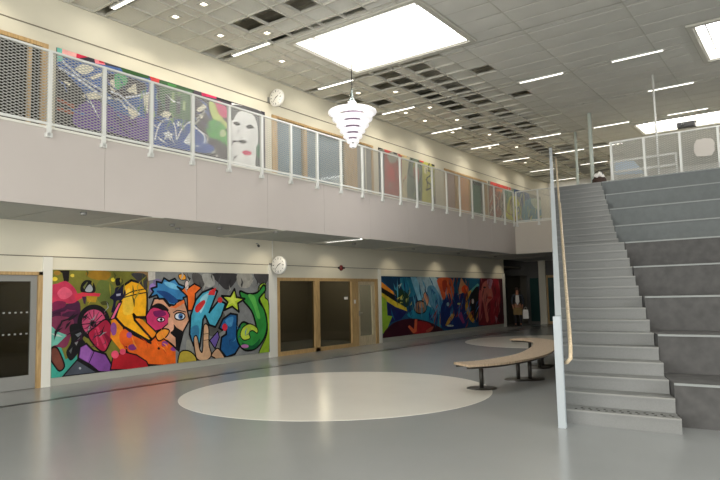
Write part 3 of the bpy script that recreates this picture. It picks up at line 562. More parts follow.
# ================================================================== SETTING
XL = -12.1            # left wall face
XF = -10.0            # balcony fascia face
ZC = 7.75             # ceiling grid
F2 = 4.48             # upper floor level
XR, YB, YE = 11.0, -8.0, 35.0
struct('floor', MB().box(-16, XR, YB, YE, -.2, 0), M_FLOOR)
def disc(name, x, y, r, m, z):
    mb = MB(); n = 96; mb.quad([(x+r*math.cos(2*PI*t/n), y+r*math.sin(2*PI*t/n), z) for t in range(n)])
    top = [(r, 0), (r+.004, -.003)]
    mb.lathe(top, 96, x, y, z)
    return struct(name, mb, m)
disc('trim_1', -6.77, 8.51, 2.6, M_INLAY, .003)
disc('trim_2', -7.1, 20.2, 2.8, M_INLAY, .003)
struct('trim_3', MB().box(-10.49, -10.37, -2, 30.9, 0, .004), M_STRIP)

# left wall, lower storey: solid piers round the openings, door and glazed front
LOW = MB()
def wallpiece(mb, y0, y1, z0, z1, th=.25, x=XL): mb.box(x-th, x, y0, y1, z0, z1)
wallpiece(LOW, YB, 4.9, 0, 2.5); wallpiece(LOW, 4.9, 6.12, 2.2, 2.5); wallpiece(LOW, 6.12, 12.62, 0, 2.5)
wallpiece(LOW, 12.62, 17.55, 2.16, 2.5); wallpiece(LOW, 17.55, 28.2, 0, 2.5)
wallpiece(LOW, YB, 28.2, 2.5, 3.2, x=XL-.012)
struct('wall_left', LOW, M_WALL)
UP = MB()
for a, b in ((YB, 4.2), (6.16, 12.5), (17.45, 22.55), (26.6, YE)): wallpiece(UP, a, b, F2, 6.74)
wallpiece(UP, 17.0, 17.05, F2, 6.74)
wallpiece(UP, YB, YE, 6.74, 7.04); wallpiece(UP, YB, YE, 7.04, 8.9, x=XL-.012)
struct('wall_left_upper', UP, M_WALLU)
struct('trim_4', MB().box(XL-.012, XL+.012, YB, 28.2, 2.495, 2.512), M_LEDGE)
struct('trim_5', MB().box(XL-.012, XL+.014, YB, YE, 7.035, 7.055), M_LEDGE)
# slightly raised white piers between the murals
PI_ = MB()
for a, b in ((6.15, 6.335), (12.29, 12.62), (17.56, 17.72), (27.9, 28.2)): PI_.box(XL, XL+.03, a, b, 0, 2.495)
struct('trim_6', PI_, M_PIL)
BB = MB()
for a, b in ((6.335, 12.29), (17.72, 27.9)): BB.box(XL, XL+.015, a, b, 0, .15)
struct('baseboard_left', BB, M_SKIRT)
# slab and fascia of the balcony, its soffit panels
SL = MB(); SL.box(XL-.2, XF-.04, YB, YE, 3.3, F2); SL.box(XF-.04, -5.9, 24.64, YE, 3.3, F2)
SL.box(-5.9, XR, 24.64, YE, 3.3, F2); struct('floor_balcony', SL, M_WALL)
fc = MB(); yy = YB; k = 0
while yy < 24.6:
    y2 = min(yy+2.02, 24.6); j = .975+.05*random.random(); c = lin((194, 186, 180)); c = (c[0]*j, c[1]*j, c[2]*j)
    fc.box(XF-.04, XF, yy+.003, y2-.003, 3.17, 4.44, c); yy = y2
xx = XF
while xx < XR:
    x2 = min(xx+2.02, XR); j = .975+.05*random.random(); c = lin((196, 188, 176)); c = (c[0]*j, c[1]*j, c[2]*j)
    fc.box(xx+.003, x2-.003, 24.6, 24.64, 3.17, 4.44, c); xx = x2
struct('wall_fascia', fc, M_FASCIA)
tr = MB(); tr.box(XF-.05, XF+.02, YB, 24.58, 4.44, F2); tr.box(XF-.05, XR, 24.58, 24.66, 4.44, F2); struct('trim_7', tr, M_PIL)
sf = MB(); random.seed(3)
y = YB
while y < YE:
    sf.box(XL, XF-.002, y+.01, y+1.10, 3.17, 3.2); y += 1.12
x = XF
while x < XR:
    sf.box(x+.01, x+1.10, 24.66, YE, 3.17, 3.2); x += 1.12
struct('ceiling_soffit', sf, M_SOFFIT)
sb = MB(); y = 7.25-3.37*4
while y < YE: sb.box(XL, XF-.002, y-.13, y+.13, 3.155, 3.17); y += 3.37
struct('trim_8', sb, M_GRID)
# far, right and front walls
bw = MB()
bw.box(-16, -13.25, 31, 31.2, 0, 3.3); bw.box(-13.25, -12.1, 31, 31.2, 2.45, 3.3); bw.box(-12.12, -12.02, 31, 31.2, 0, 3.3); bw.box(-12.05, -11.42, 31, 31.2, 2.42, 3.3)
struct('trim_11', MB().box(-11.42, -11.08, 30.9, 31.2, 0, 3.17), M_WALL); bw.box(-11.08, -10.3, 31, 31.2, 2.42, 3.3); bw.box(-10.3, XR, 31, 31.2, 0, 3.3)
struct('wall_back', bw, M_DARKWALL)
bu = MB(); bu.box(-16, XR, YE, YE+.2, F2, 8.9); struct('wall_back_upper', bu, M_OUTER)
rw = MB(); rw.box(XR, XR+.2, YB, -3.1, 0, 8.9); rw.box(XR, XR+.2, 9.1, YE, 0, 8.9); rw.box(XR, XR+.2, -3.1, 9.1, 0, .6); rw.box(XR, XR+.2, -3.1, 9.1, 6.8, 8.9); struct('wall_right', rw, M_OUTER)
fw = MB(); fw.box(-16, XR, YB-.2, YB, 6.8, 8.9); fw.box(-16, XR, YB-.2, YB, 0, .6)
for a, b in ((-16, -11), (-5.6, -5), (.4, 1), (6.4, XR)): fw.box(a, b, YB-.2, YB, .6, 6.8)
struct('wall_front', fw, M_OUTER)
rc = MB(); rc.box(-16, -15.8, YB, YE, 0, 8.9); rc.box(-16, XL-.25, 28.2, 28.35, 0, 3.3); rc.box(-16, -10, 33, 33.2, 0, 3.3); rc.box(-13.35, -13.25, 31.2, 33, 0, 3.3); rc.box(-12.05, -12.0, 31.2, 33, 0, 3.3); rc.box(-10, -9.8, 31.2, 33.2, 0, 3.3)
struct('wall_outer', rc, M_ROOM)
# dim rooms behind the glass on the left
rm = MB(); rm.box(-15.8, XL-.25, 11.9, 12.0, 0, 3.3); rm.box(-15.8, XL-.25, 18.2, 18.3, 0, 3.3); rm.box(-15.8, XL-.25, 6.7, 6.8, 0, 3.3); rm.box(-15.8, XL-.25, 4.1, 4.2, 0, 3.3)
for a in (2.0, 6.8, 12.0, 18.0, 22.0, 27.2): rm.box(-15.8, XL-.25, a, a+.1, F2, 8.9)
rm.box(-15.8, XL-.25, YB, YE, 7.1, 7.2); rm.box(-15.8, XL-.25, YB, 31, 2.8, 2.9)
rm.box(-15.8, XL-.2, YB, YE, 3.3, F2)
struct('wall_inner_rooms', rm, M_ROOM)

# ------------------------------------------------------------------ roof, ceiling grid, skylights
def rects_minus(x0, x1, y0, y1, holes):
    xs = sorted({x0, x1, *[min(max(h[i], x0), x1) for h in holes for i in (0, 1)]}); ys = sorted({y0, y1, *[min(max(h[i], y0), y1) for h in holes for i in (2, 3)]})
    for a, b in zip(xs, xs[1:]):
        for c, d in zip(ys, ys[1:]):
            mx, my = (a+b)/2, (c+d)/2
            if b-a < 1e-4 or d-c < 1e-4: continue
            if not any(h[0] < mx < h[1] and h[2] < my < h[3] for h in holes): yield a, b, c, d
dk = MB()
for a, b, c, d in rects_minus(-16, XR, YB-.2, YE+.2, SKYLIGHTS): dk.box(a, b, c, d, 8.7, 8.9)
yy = YB
while yy < YE:                       # ribs of the profiled deck
    for a, b, c, d in rects_minus(XL, XR, yy, yy+.12, SKYLIGHTS): dk.box(a, b, c, d, 8.56, 8.7)
    yy += .42
struct('ceiling', dk, M_DECK)
XS = []; x = -9.68
MOD = (.65, .29, .65, .62)
xl = [XL+.01, -11.27, -10.62, -10.33, -9.68]
x = -9.68; k = 0
while x < XR:
    x += (.65, .3, .64, .64)[k % 4]; k += 1; xl.append(x)
BAY = 3.37; Y0 = 7.25
yl = []
y = Y0-BAY*5
while y < YE:
    for d in (-.14, .14, .78, 1.42, 2.06, 2.70): yl.append(y+d)
    y += BAY
GR = MB()
wide = [(a-.19, b+.19, c-.19, d+.19) for a, b, c, d in SKYLIGHTS]
def inhole(x, y): return any(h[0]-.01 < x < h[1]+.01 and h[2]-.01 < y < h[3]+.01 for h in wide)
for x in xl:
    segs = [(YB, YE)]
    for h in wide:
        if h[0] < x < h[1]: segs = [s_ for a, b in segs for s_ in ((a, min(b, h[2])), (max(a, h[3]), b)) if s_[1]-s_[0] > .01]
    ww = .012 if x > -7.4 else .017
    if x > -6.7 and (xl.index(x) % 4): continue
    for a, b in segs: GR.box(x-ww, x+ww, a, b, ZC, ZC+(.03 if x > -7.4 else .07))
for y in yl:
    segs = [(XL, XR)]
    for h in wide:
        if h[2] < y < h[3]: segs = [s_ for a, b in segs for s_ in ((a, min(b, h[0])), (max(a, h[1]), b)) if s_[1]-s_[0] > .01]
    for a, b in segs:
        GR.box(a, min(b, -6.8), y-.018, y+.018, ZC+.002, ZC+.068) if a < -6.8 else None
        if b > -6.8: GR.box(max(a, -6.8), b, y-.012, y+.012, ZC+.012, ZC+.03)
struct('ceiling_grid', GR, M_GRID)
TI = MB(); PF = MB(); random.seed(11)
DL = []     # downlight panels in the grid
down = {(1, 8.35), (1, 9.59), (3, 10.23), (3, 8.27), (1, 11.5), (3, 15.76), (3, 17.75), (3, 19.67), (1, 17.92), (1, 19.19), (1, 21.0), (1, 28.44), (1, 30.81), (1, 4.7), (1, 14.9), (1, 24.6), (3, 22.3), (3, 25.5)}
used = set()
for i in range(len(xl)-1):
    for j in range(len(yl)-1):
        x0, x1, y0, y1 = xl[i]+.02, xl[i+1]-.02, yl[j]+.018, yl[j+1]-.018
        mx, my = (x0+x1)/2, (y0+y1)/2
        if inhole(mx, my) or inhole(mx, y0) or inhole(mx, y1) or inhole(x0, my) or inhole(x1, my) or inhole(x0, y0) or inhole(x1, y1) or inhole(x0, y1) or inhole(x1, y0):
            for a, b, c, d in rects_minus(x0-.02, x1+.02, y0-.01, y1+.01, wide): PF.box(a, b, c, d, ZC+.012, ZC+.024)
            continue
        band = j % 6 == 0
        hit = [d for d in down if d[0] == i and y0-.02 <= d[1] <= y1+.02]
        if hit and d not in used and not band:
            TI.box(x0, x1, y0, y1, ZC+.03, ZC+.05); DL.append((mx, my)); continue
        if mx > -7.4 + (.6 if (j*7) % 5 == 0 else 0):
            if band: PF.box(x0-.015, x1+.015, y0+.03, y1-.03, ZC+.01, ZC+.02); continue
            PF.box(x0-(.02 if i % 4 else .008), x1+(.02 if (i+1) % 4 else .008), y0+.012, y1-.012, ZC+.008, ZC+.02)
            continue
        strip = (i == 2) or (i > 3 and (i-4) % 4 == 1)
        if strip and not band: TI.box(x0, x1, y0, y1, ZC+.03, ZC+.05); continue
        if i > 3 and (i-4) % 4 == 3 and my > 12 and not band: PF.box(x0, x1, y0, y1, ZC+.05, ZC+.065); continue
        if band: continue
        darkcol = i > 3 and (i-4) % 4 in (0, 2)
        if darkcol and my > 13.6 and (my < 18.5 or random.random() < .6): continue
        if random.random() < (.72 if my < 13.6 else .93): PF.box(x0, x1, y0, y1, ZC+.045, ZC+.055)
struct('ceiling_tiles', TI, M_TILE); struct('ceiling_panels', PF, M_PERF)
for n, (a, b, c, d) in enumerate(SKYLIGHTS):
    q = MB(); t = .05
    q.box(a-t, a, c-t, d+t, ZC, 8.9); q.box(b, b+t, c-t, d+t, ZC, 8.9); q.box(a, b, c-t, c, ZC, 8.9); q.box(a, b, d, d+t, ZC, 8.9)
    o = struct('window_%d' % (n+1), q, M_PIL)
    q = MB(); e = .17
    q.box(a-e, a-t, c-e, d+e, ZC-.03, ZC+.1); q.box(b+t, b+e, c-e, d+e, ZC-.03, ZC+.1); q.box(a-t, b+t, c-e, c-t, ZC-.03, ZC+.1); q.box(a-t, b+t, d+t, d+e, ZC-.03, ZC+.1)
    q.build('window_frame', M_GRID, o)
    q = MB(); q.box(a, b, c, d, 8.07, 8.09); q.build('pane', M_SKYGLASS, o)
    q = MB(); q.box(a+.13, a+.165, c, d, 8.0, 8.06); q.build('glazing_bar', M_GREYMETAL, o)
# glazing behind the camera and on the right
for n, (a, b) in enumerate(FRONT_WINDOWS):
    q = MB(); q.box(a, b, YB-.15, YB-.08, .6, .68); q.box(a, b, YB-.15, YB-.08, 6.72, 6.8)
    for x in (a, (2*a+b)/3, (a+2*b)/3, b): q.box(x-.035, x+.035, YB-.16, YB-.07, .6, 6.8)
    o = struct('window_%d' % (n+4), q, M_PIL)
q = MB(); q.box(XR+.08, XR+.15, -3.1, 9.1, .6, .68); q.box(XR+.08, XR+.15, -3.1, 9.1, 6.72, 6.8)
for i in range(6): q.box(XR+.07, XR+.16, -3.1+i*2.44-.035, -3.1+i*2.44+.035, .6, 6.8)
struct('window_7', q, M_PIL)

# ------------------------------------------------------------------ doors and glazed fronts on the left wall
# lower left glass door
q = MB(); q.box(XL-.1, XL+.03, 6.07, 6.15, 0, 2.2); q.box(XL-.1, XL+.03, 4.9, 6.15, 2.14, 2.2); q.box(XL-.1, XL+.03, 4.9, 4.98, 0, 2.14)
o = struct('door_1', q, M_WOOD)
q = MB(); q.box(XL-.08, XL-.02, 5.95, 6.065, .01, 2.135); q.box(XL-.08, XL-.02, 4.98, 5.1, .01, 2.135); q.box(XL-.08, XL-.02, 5.1, 5.95, .01, .26); q.box(XL-.08, XL-.02, 5.1, 5.95, 2.02, 2.135); q.build('door_frame', M_GREYMETAL, o)
MB().box(XL-.055, XL-.045, 5.1, 5.95, .26, 2.02).build('pane', M_DGLASS, o)
q = MB()
for z in (1.02, 1.42):
    for i in range(8): q.box(XL-.044, XL-.042, 5.14+i*.105, 5.18+i*.105, z, z+.03)
q.build('manifestation_dots', M_GREYMETAL, o)
# glazed front with two big panes and a door
q = MB()
q.box(XL-.1, XL+.02, 12.63, 17.53, 2.07, 2.16); q.box(XL-.1, XL+.02, 12.63, 12.74, 0, 2.07); q.box(XL-.1, XL+.02, 14.24, 14.46, 0, 2.07); q.box(XL-.1, XL+.02, 16.05, 16.4, 0, 2.07); q.box(XL-.1, XL+.02, 17.38, 17.53, 0, 2.07)
q.box(XL-.1, XL+.02, 12.74, 16.05, 0, .11)
o = struct('window_8', q, M_WOOD)
for yy in (5.0, 14.4, 16.9):  # unseen fill lights added to lift the black rooms behind the glass
    l = bpy.data.lights.new('room_fill', 'POINT'); l.energy = 45; l.shadow_soft_size = .15; l.color = (1, .9, .75)
    lo = bpy.data.objects.new('room_fill', l); COL.objects.link(lo); lo.location = (-14, yy, 2.6)
for a, b in ((12.74, 14.24), (14.46, 16.05)): MB().box(XL-.05, XL-.04, a, b, .11, 2.07).build('pane', M_DGLASS, o)
q = MB(); q.box(XL-.06, XL-.01, 16.4, 16.52, 0, 2.06); q.box(XL-.06, XL-.01, 17.22, 17.38, 0, 2.06); q.box(XL-.06, XL-.01, 16.52, 17.22, 0, .3); q.box(XL-.06, XL-.01, 16.52, 17.22, 1.96, 2.06)
o = struct('door_2', q, wood('pale_door', (196, 184, 156)))
MB().box(XL-.04, XL-.03, 16.52, 17.22, .3, 1.96).build('pane', M_CGLASS, o)
q = MB(); q.tube([(XL, 16.46, 1.05), (XL+.05, 16.46, 1.05), (XL+.05, 16.57, 1.05)], .01); q.box(XL-.01, XL+.008, 16.43, 16.49, .95, 1.12); q.build('handle', M_GREYMETAL, o)
# doors in the far wall
for n, (a, b) in enumerate(((-12.02, -11.42), (-11.08, -10.3))):
    q = MB(); q.box(a, a+.07, 31.02, 31.1, 0, 2.42); q.box(b-.07, b, 31.02, 31.1, 0, 2.42); q.box(a+.07, b-.07, 31.02, 31.1, 2.3, 2.42); q.box(a+.07, b-.07, 31.02, 31.1, 0, .12)
    o = struct('door_%d' % (n+3), q, M_WOOD if n else M_DARKWALL)
    MB().box(a+.07, b-.07, 31.05, 31.06, .12, 2.3).build('pane', mat('dim_green_glass', (50, 78, 74), .15), o)
# upper windows of the left wall
q = MB(); q.box(XL-.1, XL+.03, 4.2, 6.16, 6.66, 6.74); q.box(XL-.1, XL+.03, 6.04, 6.16, F2, 6.66); q.box(XL-.1, XL+.03, 5.78, 5.84, F2, 6.66)
o = struct('window_9', q, M_WOOD); MB().box(XL-.05, XL-.04, 4.2, 6.04, F2, 6.66).build('pane', M_DGLASS, o)
q = MB()
for a, b in ((12.5, 12.7), (13.86, 13.98), (15.9, 16.5), (17.35, 17.45)): q.box(XL-.1, XL+.03, a, b, F2, 6.68)
q.box(XL-.1, XL+.03, 12.5, 17.45, 6.68, 6.74); o = struct('window_10', q, M_WOOD)
for a, b in ((12.7, 13.86), (13.98, 15.9)): MB().box(XL-.05, XL-.04, a, b, F2, 6.68).build('pane', M_CGLASS, o)
q = MB(); q.box(XL-.06, XL-.01, 16.5, 17.35, F2, 6.68); struct('door_5', q, M_GREYMETAL)
q = MB()
for i in range(27): y = 12.72+i*.118; q.prism([(y, XL-.16), (y+.1, XL-.13), (y+.1, XL-.126), (y, XL-.156)], 2, F2+.1, 6.66, fn=lambda p: (p[1], p[0], p[2]))
q.box(XL-.17, XL-.12, 12.7, 15.92, 6.62, 6.68)
tag(q.build('vertical_blind', M_BLIND), 'pale blue vertical blind behind the glazing on the balcony', 'blind')
q = MB()
for a, b in ((22.55, 22.65), (23.45, 23.75), (24.75, 24.85), (26.4, 26.6)): q.box(XL-.1, XL+.03, a, b, F2, 6.68)
q.box(XL-.1, XL+.03, 22.55, 26.6, 6.66, 6.74); o = struct('window_11', q, M_WOOD)
MB().box(XL-.05, XL-.04, 24.85, 26.4, F2, 6.66).build('pane', M_CGLASS, o)
struct('door_6', MB().box(XL-.06, XL-.01, 22.65, 23.45, F2, 6.66), mat('rose_door', (176, 150, 136), .5))
MB().box(XL-.06, XL-.01, 23.75, 24.75, F2, 6.66).build('door_leaf', mat('peach_door', (206, 160, 120), .5), o)
tag(MB().box(XL-.2, XL-.17, 24.95, 26.3, 5.2, 6.5).build('notice_board', mat('green_board', (112, 150, 118), .7)), 'green board seen through the far balcony glazing', 'board')
# service pipe beside the clock
struct('trim_9', MB().tube([(XL+.02, 12.46, 2.5), (XL+.02, 12.46, 3.17)], .018), M_PIL)

# ================================================================== STAIRS
RISE, GO, LAND = .166, .332, .774
def YK(k): return 7.75+GO*(k-1)+(LAND if k > 15 else 0)
def XRr(Y): return -1.243-.338*(Y-7.5)
def XG(Y): return -2.555-.338*(Y-7.5)
M_EDGE = mat('pale_tier_edging', (150, 154, 152), .6)
M_NOSE = mat('pale_step_edging', (152, 152, 148), .6)
stair = thing('staircase', 'grey concrete staircase climbing to the upper floor beside the seating tiers', 'staircase', (-2, 7.75, 0))
def shear_box(mb, xa, xb, y0, y1, z0, z1):
    i = len(mb.v)
    for z in (z0, z1):
        for (f, y) in ((xa, y0), (xb, y0), (xb, y1), (xa, y1)): mb.v.append((f(y) if callable(f) else f, y, z))
    for f in ((0, 3, 2, 1), (4, 5, 6, 7), (0, 1, 5, 4), (1, 2, 6, 5), (2, 3, 7, 6), (3, 0, 4, 7)):
        mb.f.append(tuple(i+k for k in f)); mb.c.append(None); mb.sm.append(False)
stair_inv = Matrix.Translation((2, -7.75, 0))
def kid(mb, name, m, parent, inv):
    mb.v = [tuple(inv @ Vector(v)) for v in mb.v]; return mb.build(name, m, parent)
gx = lambda Y: XG(Y)+.045
for k in range(1, 28):
    y0 = YK(k); y1 = YK(k+1) if k < 27 else YK(27)+.4
    q = MB(); shear_box(q, gx, XRr, y0+.012, y1+.05 if k < 27 else y1, max(0, RISE*k-.6) if k > 1 else 0, RISE*k-.035)
    shear_box(q, gx, XRr, y0, y1+.02 if k < 27 else y1, RISE*k-.034, RISE*k)        # tread with its nosing
    o = kid(q, 'step', M_CONC, stair, stair_inv)
    q = MB(); shear_box(q, gx, XRr, y0-.004, y0+.035, RISE*k-.014, RISE*k+.002); kid(q, 'edge_strip', M_NOSE, o, stair_inv)
st0 = None
for r in range(2):
    for i in range(13):
        x = gx(7.86)+.12+i*.09+r*.045
        if st0 is None: st0 = MB().lathe([(.0, .006), (.014, .005), (.018, 0)], 8).build('tactile_stud', M_STEEL, stair); o = st0
        else: o = st0.copy(); COL.objects.link(o)
        o.location = (x+2, 7.85+r*.09-7.75, RISE)
# solid seating tiers beside the stairs
tiers = thing('seating_tiers', 'wide dark grey stepped seating tiers rising beside the staircase', 'seating steps', (2, 8, 0))
inv = Matrix.Translation((-2, -8, 0))
TY = []
for i in range(1, 10):
    yy = YK(3*i)-(.26 if i <= 3 else .05 if i == 4 else 0); TY.append(yy)
for i in range(1, 10):
    y1 = TY[i] if i < 9 else 17.6
    q = MB(); shear_box(q, (lambda Y: XRr(Y)+.012), 7.0, TY[i-1]+.01, y1+.05, max(0, .498*i-1.0), .498*i-.03)
    shear_box(q, (lambda Y: XRr(Y)+.012), 7.0, TY[i-1], y1+.04 if i < 9 else y1, .498*i-.03, .498*i)
    o = kid(q, 'seating_tier', M_TIERD if i <= 5 else M_TIER, tiers, inv)
    q = MB(); shear_box(q, (lambda Y: XRr(Y)+.012), 7.0, TY[i-1]-.006, TY[i-1]+.03, .498*i-.022, .498*i+.003)
    kid(q, 'edge_strip', M_EDGE, o, inv)
# upper landing slab that carries on behind
q = MB(); shear_box(q, gx, 7.0, YK(27)+.4, 24.6, 3.4, F2)
struct('floor_landing', q, M_CONC)
q = MB(); shear_box(q, XRr, 7.0, 17.6, 17.95, 3.4, F2+.001); struct('trim_10', q, M_CONC)
q = MB(); q.box(XR-.01-4, XR, 8.5, 24.6, 3.4, F2); struct('floor_gallery', q, M_CONC)

# balustrade of the stairs: one steel plate with posts hidden in its edges, wooden rail inside
gd = thing('stair_balustrade', 'tall pale steel plate balustrade on the open side of the staircase', 'balustrade', (-2.58, 7.5, 0))
gi = Matrix.Translation((2.58, -7.5, 0))
def nose(Y):
    if Y <= 7.75: return .166
    a = YK(15); b = YK(16)
    if Y <= a: return .166+(Y-7.75)*RISE/GO
    if Y <= b-GO: return RISE*15
    return min(F2, RISE*15+(Y-(b-GO))*RISE/GO)
ys = [7.5, 7.75, 9, 10.5, YK(15), YK(16)-GO, 14, 15.5, YK(27), YK(27)+.25]
topl = [(y, nose(y)+1.14) for y in ys]; botl = [(y, max(0, nose(y)-.42)) for y in reversed(ys)]
botl = [(y, z) for y, z in botl if y > 8.4]+[(8.3, 0), (7.5, 0)]
q = MB(); q.prism(topl+botl, 0, -.04, .04, fn=lambda p: (XG(p[1])+p[0], p[1], p[2])); kid(q, 'steel_plate', M_GUARD, gd, gi)
q = MB(); shear_box(q, lambda Y: XG(Y)-.065, lambda Y: XG(Y)+.025, 7.44, 7.5, 0, 1.30); kid(q, 'end_post', M_GUARD, gd, gi)
q = MB()
def hr(Y, off=.13): return (XG(Y)+off, Y, nose(Y)+.86 + (.0 if Y > 8 else 0))
pts = [(XG(7.62)+.045, 7.66, .74), (XG(7.6)+.08, 7.6, .75), (XG(7.6)+.13, 7.58, .8), (XG(7.66)+.13, 7.66, .93), hr(7.9)]+[hr(y) for y in (8.5, 9.5, 10.5, 11.5, YK(15), YK(16)-GO, 14, 15, 16, 16.8, 17.3)]
q.tube(pts, .024, 10); h = kid(q, 'handrail', M_RAILWOOD, gd, gi)
for y in (7.9, 9.4, 10.9, 12.4, 13.9, 15.4, 16.8):
    q = MB(); a = hr(y); q.tube([(XG(y)+.03, y, a[2]-.07), (XG(y)+.12, y, a[2]-.07), (a[0], y, a[2]-.01)], .008, 8); kid(q, 'bracket', M_GREYMETAL, gd, gi)

# ================================================================== RAILINGS
def mesh_panel_data(w, h, name):
    """expanded metal: two families of slanted strands inside a w x h rectangle, along local x"""
    mb = MB(); sp_ = .05; sl = .42; t = .0068
    for fam in (1, -1):
        b = -w*sl-.1
        while b < h+w*sl+.1:
            def line(u): return b+fam*sl*(u if fam > 0 else u)
            p = clip([(0, b-t), (w, b+fam*sl*w-t), (w, b+fam*sl*w+t), (0, b+t)], 0, w, 0, h)
            if len(p) >= 3:
                d = .0015*fam
                mb.quad([(x, d-.0012, z) for x, z in p]); mb.quad([(x, d+.0012, z) for x, z in reversed(p)])
            b += sp_
    return mb.mesh(name, M_MESH)
MP = {}
def railing(name, label, p0, p1, z0, h, step=1.0, drop=0, ends=True):
    p0 = Vector(p0); p1 = Vector(p1); L = (p1-p0).length; a = math.atan2(p1.y-p0.y, p1.x-p0.x); n = max(1, round(L/step)); st = L/n
    r = thing(name, label, 'railing', (p0.x, p0.y, z0), a, None)
    MB().box(0, L, -.02, .02, h-.035, h).build('top_rail', M_WHITE, r)
    MB().box(0, L, -.018, .018, .02, .06).build('bottom_rail', M_WHITE, r)
    pm = None
    for i in range(n+1):
        if pm is None:
            q = MB(); q.box(-.03, .03, -.028, .028, -drop, h-.035)
            if drop: q.box(-.05, .05, -.028-.0, .04, -drop-.02, -drop+.05)
            o = q.build('post', M_WHITE, r); pm = o.data
        else:
            o = bpy.data.objects.new('post', pm); COL.objects.link(o); o.parent = r
        o.location = (min(max(i*st, .03), L-.03), 0, 0)
    key = (round(st-.07, 3), round(h-.1, 3))
    if key not in MP: MP[key] = mesh_panel_data(*key, 'mesh_panel')
    for i in range(n):
        o = bpy.data.objects.new('mesh_panel', MP[key]); COL.objects.link(o); o.parent = r; o.location = (i*st+.035, 0, .065)
    return r
railing('balcony_railing', 'white mesh railing along the edge of the left balcony', (XF+.045, -.70, 0), (XF+.045, 24.49, 0), 4.47, 1.28, .969, .16)
railing('balcony_railing', 'white mesh railing on the far balcony behind the stairs', (XF+.1, 24.55, 0), (-6.1, 24.55, 0), 4.47, 1.28, 1.0, .16)
rr = railing('landing_railing', 'white mesh railing on top of the seating tiers', (-4.38, 17.75, 0), (6.87, 17.75, 0), F2+.01, 1.16, .865)
q = MB(); random.seed(5); P = []
for i in range(20):
    t = 2*PI*i/20; rad = (.235 if i % 2 else .205)*(1+.04*random.random()); c = math.cos(t); s = math.sin(t)
    P.append((rad*max(-1, min(1, 1.18*c)), rad*max(-1, min(1, 1.15*s))))
q.prism(P, 1, -.004, .004); o = q.build('paper_poster', mat('old_paper', (196, 190, 182), .8)); o.location = (-2.10, 17.70, 5.13); o.rotation_euler = (0, .06, 0)
tag(o, 'pale paper poster with scalloped edge hung on the landing railing', 'poster')

# ================================================================== MURALS
def mural(name, label, shapes, y0, y1, z0, z1, brush=(), cat='mural', group=None):
    mb = MB(); x = XL+.02
    mb.box(XL+.001, x, y0, y1, z0, z1, lin((70, 70, 70)))
    lay = 0
    def add(poly, col):
        poly = clip(poly, y0, y1, z0, z1)
        if len(poly) < 3: return
        xx = x+.0002*lay
        for t in geometry.tessellate_polygon([[Vector((a, b, 0)) for a, b in poly]]):
            p = [poly[i] for i in t]
            ar = (p[1][0]-p[0][0])*(p[2][1]-p[0][1])-(p[2][0]-p[0][0])*(p[1][1]-p[0][1])
            if abs(ar) < 1e-7: continue
            if ar < 0: p.reverse()
            mb.quad([(xx, a, b) for a, b in p], col)
    def stroke(pts, wdt, col, closed):
        n = len(pts); rng = range(n if closed else n-1)
        for i in rng:
            a = Vector(pts[i]); b = Vector(pts[(i+1) % n]); d = b-a
            if d.length < 1e-5: continue
            d.normalize(); nn = Vector((-d.y, d.x))*wdt/2; e = d*wdt*.3
            add([tuple(a-nn-e), tuple(b-nn+e), tuple(b+nn+e), tuple(a+nn-e)], col)
    for col, ol, mode, pts in shapes:
        lay += 1
        c = lin(col)
        if mode == 'l': stroke(smooth_open(pts), ol, c, False); continue
        p = smooth(pts) if mode == 's' else list(pts)
        add(p, c)
        if ol: lay += 1; stroke(p, ol*1.5, INK, True)
    rnd = random.Random(len(shapes))
    for (ya, yb, za, zb, n, ang, ln, wd, cols) in brush:      # loose spray strokes
        for _ in range(n):
            lay += .25; a = ang+rnd.uniform(-.5, .5); cx = rnd.uniform(ya, yb); cz = rnd.uniform(za, zb); h = ln*rnd.uniform(.4, 1)/2; b = rnd.uniform(-.08, .08)
            p = [(cx-h*math.cos(a), cz-h*math.sin(a)), (cx-b*math.sin(a), cz+b*math.cos(a)), (cx+h*math.cos(a), cz+h*math.sin(a))]
            w_ = wd*rnd.uniform(.5, 1); p = [Vector(v) for v in p]; nn = Vector((-math.sin(a), math.cos(a)))*w_/2
            add([tuple(p[0]), tuple(p[1]-nn), tuple(p[2]), tuple(p[1]+nn)], lin(rnd.choice(cols)))
    o = mb.build(name, M_MURAL)
    return tag(o, label, cat, group)
mural('graffiti_mural', 'graffiti mural of a wheel, blue-haired face and green letters on the lower left wall', MURAL_CYCLIST, 6.335, 12.29, .155, 2.25, [
    (6.9, 8.6, 1.6, 2.2, 16, 1.4, .35, .05, [(150, 140, 50), (80, 84, 36), (190, 160, 50)]), (7.0, 7.5, .75, 1.5, 22, .9, .3, .035, [(20, 20, 22), (150, 154, 158), (60, 62, 66), (110, 40, 70)]),
    (6.4, 7.0, .9, 1.6, 12, .5, .4, .06, [(60, 22, 50), (120, 40, 80), (30, 20, 30)]), (9.2, 12.1, 1.85, 2.2, 20, 1.4, .35, .06, [(80, 80, 80), (170, 168, 160), (50, 50, 52)]),
    (7.9, 9.0, .5, .9, 10, -.7, .4, .04, [(250, 150, 60), (210, 70, 30)]), (10.9, 11.5, .5, 1.1, 8, 1.2, .3, .04, [(30, 60, 110), (80, 150, 190)])])
